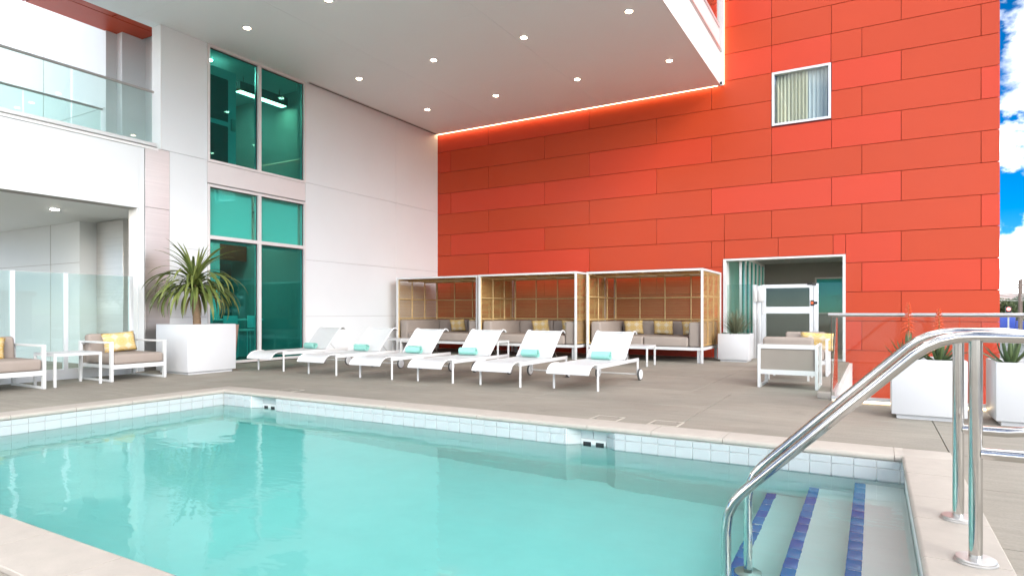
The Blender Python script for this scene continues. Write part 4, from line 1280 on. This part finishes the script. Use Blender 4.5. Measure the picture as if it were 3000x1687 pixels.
# ---- strap leaves
def strap(L_, w, e0, droop, twist=0.0, n=12, fold=0.25, thick=0.0, curl=1.6):
    """leaf from the origin going +X, elevation e0, bending down by droop radians over its length"""
    pts = []; p = Vector((0, 0, 0)); a = e0
    for i in range(n + 1):
        u = i / n
        pts.append((p.copy(), a, u))
        a2 = e0 - droop * (u ** curl)
        p = p + Vector((math.cos(a2), 0, math.sin(a2))) * (L_ / n); a = a2
    m = MB()
    for q, a, u in pts:
        ww = w * (0.55 + 0.9 * u - 0.4 * u * u) * (1 - u ** 3.2) * 0.5 / 0.75 + 0.0006
        nrm = Vector((-math.sin(a), 0, math.cos(a)))
        for s in (-1, 0, 1):
            side = Vector((0, math.cos(twist * u), 0)) + nrm * math.sin(twist * u)
            m.v.append(tuple(q + side * (s * ww) + nrm * (abs(s) * ww * fold)))
    for i in range(n):
        for s in range(2):
            m.f.append((i * 3 + s, (i + 1) * 3 + s, (i + 1) * 3 + s + 1, i * 3 + s + 1))
    return m
# palm
pc = (-10.43, 6.85, 0.80)
palm = thing('palm_plant', 'leafy palm with a short thick trunk and long drooping strap leaves', 'palm', pc)
tp = [(0.02, 0.0, 0.0), (0.015, 0.0, 0.12), (-0.005, 0.0, 0.28), (-0.03, 0.0, 0.45), (-0.045, 0, 0.62), (-0.045, 0, 0.74)]
tz = []
for i in range(40):
    u = i / 39 * (len(tp) - 1); k = min(int(u), len(tp) - 2); q = Vector(tp[k]).lerp(Vector(tp[k + 1]), u - k); tz.append(q)
T(tz, [(0.066 - 0.012 * i / 39 + (0.005 if i % 3 == 0 else 0)) for i in range(40)], 14).build('trunk', 'trunk', palm, smooth=True, ang=50)
rn = random.Random(5)
kinds = []
for k in range(16):
    u = k / 15
    kinds.append(strap(rn.uniform(0.78, 1.08), rn.uniform(0.042, 0.058), R(86 - 66 * u), R(rn.uniform(15, 45) + 118 * min(1, u * 3.0) - 22 * u), rn.uniform(-0.5, 0.5), 14, 0.2, curl=rn.uniform(0.65, 1.15)).mesh('leaf', 'palm', smooth=True, ang=180))
DRY = [strap(rn.uniform(0.6, 0.85), 0.042, R(rn.uniform(5, 30)), R(rn.uniform(80, 120)), rn.uniform(-0.9, 0.9), 14, 0.35, curl=0.7).mesh('leaf', 'dry_leaf', smooth=True, ang=180) for _ in range(3)]
nL = 140
for i in range(nL):
    u = ((i + 0.5) / nL) ** 0.8
    k = min(15, int(u * 15.99))
    az = i * 2.39996 + rn.uniform(-0.25, 0.25)
    sc = rn.uniform(0.82, 1.08) * (0.9 if u < 0.12 else 1.0)
    zz = 0.80 - 0.20 * u + rn.uniform(-0.02, 0.02)
    obj('leaf', kinds[k], palm, (-0.045 + 0.03 * math.cos(az), 0.03 * math.sin(az), zz), (rn.uniform(-0.15, 0.15), rn.uniform(-0.12, 0.12), az), (sc, sc, sc))
for i in range(9):
    az = rn.uniform(0, 6.28); u = rn.uniform(0.55, 1)
    o = obj('leaf', DRY[i % 3], palm, (-0.045 + 0.03 * math.cos(az), 0.03 * math.sin(az), 0.62 - 0.08 * u), (rn.uniform(-0.2, 0.2), rn.uniform(-0.1, 0.2), az), (rn.uniform(0.7, 1.0),) * 3)
# grasses and succulents by the doorway
gp_ = thing('grass_plant', 'spiky grey-green grass tuft in the planter by the doorway', 'grass plant', (-2.60, 14.27, 0.53))
m = MB(); rn = random.Random(3)
for i in range(260):
    L_ = rn.uniform(0.34, 0.66); az = rn.uniform(0, 2 * PI); e0 = R(rn.uniform(38, 88))
    b = strap(L_, rn.uniform(0.007, 0.013), e0, R(rn.uniform(5, 45)), 0, 6, 0.2)
    b.xform(Matrix.Translation((rn.uniform(-0.06, 0.06), rn.uniform(-0.05, 0.05), 0)) @ Matrix.Rotation(az, 4, 'Z'))
    o_ = len(m.v); m.v += b.v; m.f += [tuple(o_ + q for q in f_) for f_ in b.f]
m.build('blades', 'grass', gp_, smooth=True, ang=180, kind='stuff')
def rosette(cx, cy, cz, r, n, parent, mt, seed):
    rn = random.Random(seed)
    ms = [strap(r, r * 0.42, R(75 - 65 * k / 4), R(-25), 0, 5, 0.5).mesh('leaf', mt, smooth=True, ang=180) for k in range(5)]
    for i in range(n):
        u = i / n
        obj('leaf', ms[min(4, int(u * 5))], parent, (cx, cy, cz), (0, 0, i * 2.4), (0.7 + 0.4 * u,) * 3)
for i, (a, b, rr_) in enumerate(((-0.2, -0.24, 0.11), (-0.22, -0.1, 0.09), (0.12, -0.25, 0.12), (0.22, -0.2, 0.10), (-0.05, -0.27, 0.10), (0.24, 0.02, 0.09))):
    s_ = thing('succulent', 'pale green succulent rosette at the %s of the grass tuft' % ['front left foot', 'left foot', 'front foot, right of centre', 'front right foot', 'front foot, left of centre', 'right foot'][i], 'succulent', (-2.605 + a, 14.265 + b, 0.545), 0, 'succulents under the grass')
    rosette(0, 0, 0, rr_, 20, s_, 'succulent', i)
# aloes
def thick_leaf(L_, w, e0, bend, n=9):
    m = MB(); p = Vector((0, 0, 0)); a = e0
    for i in range(n + 1):
        u = i / n
        ww = w * 0.5 * (1 - u) ** 0.75 * (1.0 if u > 0.05 else 0.9) + 0.001
        nrm = Vector((-math.sin(a), 0, math.cos(a)))
        for x, y in ((-1, 0.30), (-0.5, -0.02), (0, -0.12), (0.5, -0.02), (1, 0.30), (0.45, -0.32), (0, -0.42), (-0.45, -0.32)):
            m.v.append(tuple(p + Vector((0, x * ww, 0)) + nrm * (y * ww)))
        a = e0 + bend * u
        p = p + Vector((math.cos(a), 0, math.sin(a))) * (L_ / n)
    for i in range(n):
        for k in range(8):
            m.f.append((i * 8 + k, i * 8 + (k + 1) % 8, (i + 1) * 8 + (k + 1) % 8, (i + 1) * 8 + k))
    m.f.append(tuple(range(8))); m.f.append(tuple(reversed(range(n * 8, n * 8 + 8))))
    return m
AL = [thick_leaf(0.30, 0.055, R(78 - 60 * k / 6), R(18 + 8 * (k % 3))).mesh('leaf', 'aloe', smooth=True, ang=55) for k in range(7)]
def aloe(x, y, label, spike=None, sc=1.0, seed=0):
    rn = random.Random(seed)
    t = thing('aloe', label, 'aloe', (x, y, 0.53), rn.uniform(0, 6), 'aloes in the white planters')
    n = 17
    for i in range(n):
        u = i / n; s = sc * rn.uniform(0.85, 1.12)
        obj('leaf', AL[min(6, int(u * 7))], t, (0, 0, 0.01), (0, rn.uniform(-0.1, 0.1), i * 2.4 + rn.uniform(-0.2, 0.2)), (s, s, s))
    if spike:
        hh = spike
        T([(0, 0, 0.05), (0.01, 0, hh * 0.6), (0.005, 0, hh)], [0.008, 0.007, 0.004], 8).build('flower_stem', 'stem', t, smooth=True)
        m = MB()
        for i in range(58):
            u = i / 57; z = hh * (0.55 + 0.45 * u); az = i * 2.4
            L_ = 0.055 * (1 - u) ** 0.7 + 0.012; dz = (-0.6 + 1.4 * u) * L_
            m.tube([(0.004, 0, z), (0.004 + 0.6 * L_ * math.cos(az), 0.6 * L_ * math.sin(az), z + 0.3 * dz), (0.004 + L_ * math.cos(az), L_ * math.sin(az), z + dz)], [0.004, 0.0055, 0.002], 5)
        m.build('flower_spike', 'flower', t, smooth=True, kind='stuff')
    return t
aloe(0.30, 7.60, 'aloe with a tall red flower spike, left one in the nearer planter', 0.62, 1.0, 1)
aloe(0.56, 7.62, 'aloe with a shorter red flower spike beside the taller one', 0.56, 1.05, 2)
aloe(1.12, 7.55, 'aloe without flowers at the left of the edge planter', None, 1.05, 3)
aloe(1.40, 7.60, 'aloe without flowers at the right of the edge planter', None, 1.0, 4)

# ================================================================== BEYOND THE RED BUILDING
structure(B(2.5, 60, 12, 140, -2.595, -2.59).build('road', 'asphalt'))
mk = structure(B(2.5, 60, 70, 70.3, -2.588, -2.585).build('road_line', 'white_paint'))
def truck(x, y, m, label):
    t = thing('box_truck', label, 'truck', (x, y, -2.59))
    B(-2.6, 1.2, -1.1, 1.1, 0.7, 3.2).build('cargo_box', m, t, bev=0.05)
    MB().prism([(1.25, 0.5), (3.0, 0.5), (3.0, 1.4), (2.6, 2.3), (1.25, 2.4)], -1.0, 1.0, 'y').build('cab', m, t, bev=0.06)
    MB().prism([(2.62, 1.5), (2.98, 1.45), (2.66, 2.2)], -0.9, 0.9, 'y').build('windscreen', 'pane', t)
    for px in (-1.7, 2.1):
        for s in (-1, 1):
            MB().lathe([(0.2, -0.12), (0.45, -0.12), (0.48, -0.08), (0.48, 0.08), (0.45, 0.12), (0.2, 0.12)], 0, 0, 18).build('wheel', 'rubber', t, smooth=True, loc=(px, s * 0.95, 0.48), rot=(PI / 2, 0, 0))
truck(16.8, 118, 'blue_paint', 'deep blue box truck parked beyond the red building')
truck(21.3, 112, 'sky_blue', 'light blue box truck parked beside the deep blue one')
LEAFM = None
def tree(x, y, h_, r, label, seed):
    rn = random.Random(seed)
    t = thing('tree', label, 'tree', (x, y, -2.6), 0, 'trees beyond the red building')
    m = MB().tube([(0, 0, 0), (0.1, 0, h_ * 0.3), (0, 0.1, h_ * 0.6)], [0.25, 0.18, 0.1], 8)
    for k in range(5):
        a = rn.uniform(0, 6.28); m.tube([(0.05, 0, h_ * 0.35), (r * 0.5 * math.cos(a), r * 0.5 * math.sin(a), h_ * 0.65)], [0.1, 0.04], 6)
    m.build('trunk', 'bark', t, smooth=True)
    m = MB()
    cl = [(rn.uniform(-r, r) * 0.6, rn.uniform(-r, r) * 0.6, h_ * rn.uniform(0.45, 0.92), r * rn.uniform(0.3, 0.55)) for _ in range(11)]
    for cx, cy, cz, cr in cl:
        for _ in range(230):
            d = Vector((rn.gauss(0, 1), rn.gauss(0, 1), rn.gauss(0, 1))).normalized() * cr * rn.uniform(0.5, 1.05)
            q = Vector((cx, cy, cz)) + d
            u = Vector((rn.uniform(-1, 1), rn.uniform(-1, 1), rn.uniform(-1, 1))).normalized() * 0.2; w = u.orthogonal().normalized() * 0.12
            b = len(m.v); m.v += [tuple(q - u), tuple(q + w), tuple(q + u), tuple(q - w)]; m.f.append((b, b + 1, b + 2, b + 3))
    m.build('crown', 'tree', t)
TL = ['round green tree right behind the edge of the red building', 'low spreading green tree beyond the trucks', 'taller dark tree right of the utility pole', 'green tree farther right behind the trucks', 'small green tree between the house and the trucks']
for i, (x, y, h_, r) in enumerate(((22.5, 156, 6.0, 3.0), (24.4, 158, 5.2, 3.2), (27.5, 166, 8.6, 3.2), (31, 160, 6.4, 3.4), (27, 150, 4.4, 2.4))):
    tree(x, y, h_, r, TL[i], 40 + i)
hs = thing('house', 'pale house with a pinkish roof on the rise beyond the trees', 'house', (33.5, 215, -2.6))
B(-7, 7, -4, 4, 0, 6.0).build('wall', 'stucco', hs)
MB().prism([(-7.6, 6.0), (7.6, 6.0), (5.2, 8.6), (-5.2, 8.6)], -4.5, 4.5, 'y').build('roof', 'roof', hs)
for k in range(4):
    B(-5.6 + k * 3.2, -4.2 + k * 3.2, -4.05, -4.0, 3.2, 4.7).build('window', 'black', hs)
hill = structure(MB().grid(lambda u, v: (-60 + 260 * u, 230 + 160 * v, -2.7 + 13 * math.sin(PI * min(1, v * 1.2)) * (0.7 + 0.3 * math.sin(u * 9))), 24, 8).build('hill', 'earth', smooth=True, ang=180))
def pole(x, y, h_, label):
    t = thing('utility_pole', label, 'pole', (x, y, -2.6), 0, 'utility poles beyond the red building')
    T([(0, 0, 0), (0, 0, h_)], [0.16, 0.11], 10).build('shaft', 'wood_pole', t, smooth=True)
    B(-1.1, 1.1, -0.06, 0.06, h_ - 0.9, h_ - 0.75).build('crossarm', 'wood_pole', t)
pole(13.9, 88, 7.2, 'utility pole nearest the edge of the red building'); pole(16.6, 104, 8.0, 'utility pole farther along the street')
wr = thing('overhead_wires', 'thin pale overhead wires strung between the utility poles', 'wires', (0, 0, 0))
for k in range(4):
    T([(10 + 14 * i / 8, 86 + 22 * i / 8, 3.9 - 0.45 * k - 0.9 * math.sin(PI * i / 8) + k * 0.08 * i) for i in range(9)], 0.02, 4).build('wire', 'white_coat', wr)
sg = thing('traffic_signal', 'traffic signal showing red beyond the guard handrail', 'traffic signal', (11.45, 78, -2.6))
T([(0, 0, 0), (0, 0, 3.6)], 0.07, 10).build('post', 'satin', sg, smooth=True)
B(-0.22, 0.22, -0.15, 0.15, 3.2, 4.2).build('housing', 'black', sg, bev=0.03)
MB().lathe([(0.16, 0), (0.14, 0.04)], 0, 0, 16).build('red_lens', 'sig_red', sg, loc=(0, -0.155, 3.95), rot=(PI / 2, 0, 0))

# ---- the street side to the right of the pool, seen in the glass and water reflections
bl = thing('low_building', 'long low pale building across the car park', 'building', (55, 8, -2.6), 0)
B(-5, 5, -22, 22, 0, 5.2).build('wall', 'stucco', bl); B(-5.3, 5.3, -22.3, 22.3, 5.2, 5.7).build('parapet', 'roof', bl)
for k in range(9):
    B(-5.06, -5.0, -19 + k * 4.4, -16.4 + k * 4.4, 1.0, 3.4).build('window', 'black', bl)
TL2 = ['broad green tree beside the low building, across the car park', 'tall green tree at the far end of the car park', 'spreading tree near the street lamp in the car park']
for i, (x, y, h_, r) in enumerate(((40, 34, 9.5, 4.5), (44, -20, 11, 5.0), (36, -4, 7.5, 3.6))):
    tree(x, y, h_, r, TL2[i], 60 + i)
lm = thing('street_lamp', 'tall street lamp with two flat heads in the car park', 'street lamp', (28, 12, -2.6))
T([(0, 0, 0), (0, 0, 7.5)], [0.11, 0.07], 10).build('pole', 'satin', lm, smooth=True)
for q in (-1, 1): B(-0.2, 0.2, q * 0.2, q * 1.0, 7.45, 7.58).build('lamp_head', 'black', lm, bev=0.03)
structure(B(6, 48, -30, 11.9, -2.595, -2.588).build('car_park', 'asphalt'))

# ---- farther along the street
TL3 = ['wide green tree well right of the parked trucks', 'dark round tree beyond the street, past the wide one', 'tall slim tree near the flat-roofed shop', 'bushy tree beside the flat-roofed shop', 'low broad tree at the far right of the street']
for i, (x, y, h_, r) in enumerate(((38, 142, 7.5, 3.8), (46, 150, 8.5, 4.0), (55, 138, 9.5, 3.2), (68, 146, 7.0, 4.2), (80, 136, 6.0, 4.4))):
    tree(x, y, h_, r, TL3[i], 80 + i)
shp = thing('shop', 'flat-roofed pale shop across the street beyond the red building', 'building', (60, 160, -2.6))
B(-11, 11, -5, 5, 0, 5.0).build('wall', 'stucco', shp); B(-11.4, 11.4, -5.4, 5.4, 5.0, 5.5).build('parapet', 'roof', shp)
for k in range(6): B(-9.8 + k * 3.4, -7.4 + k * 3.4, -5.06, -5.0, 0.9, 3.2).build('window', 'black', shp)
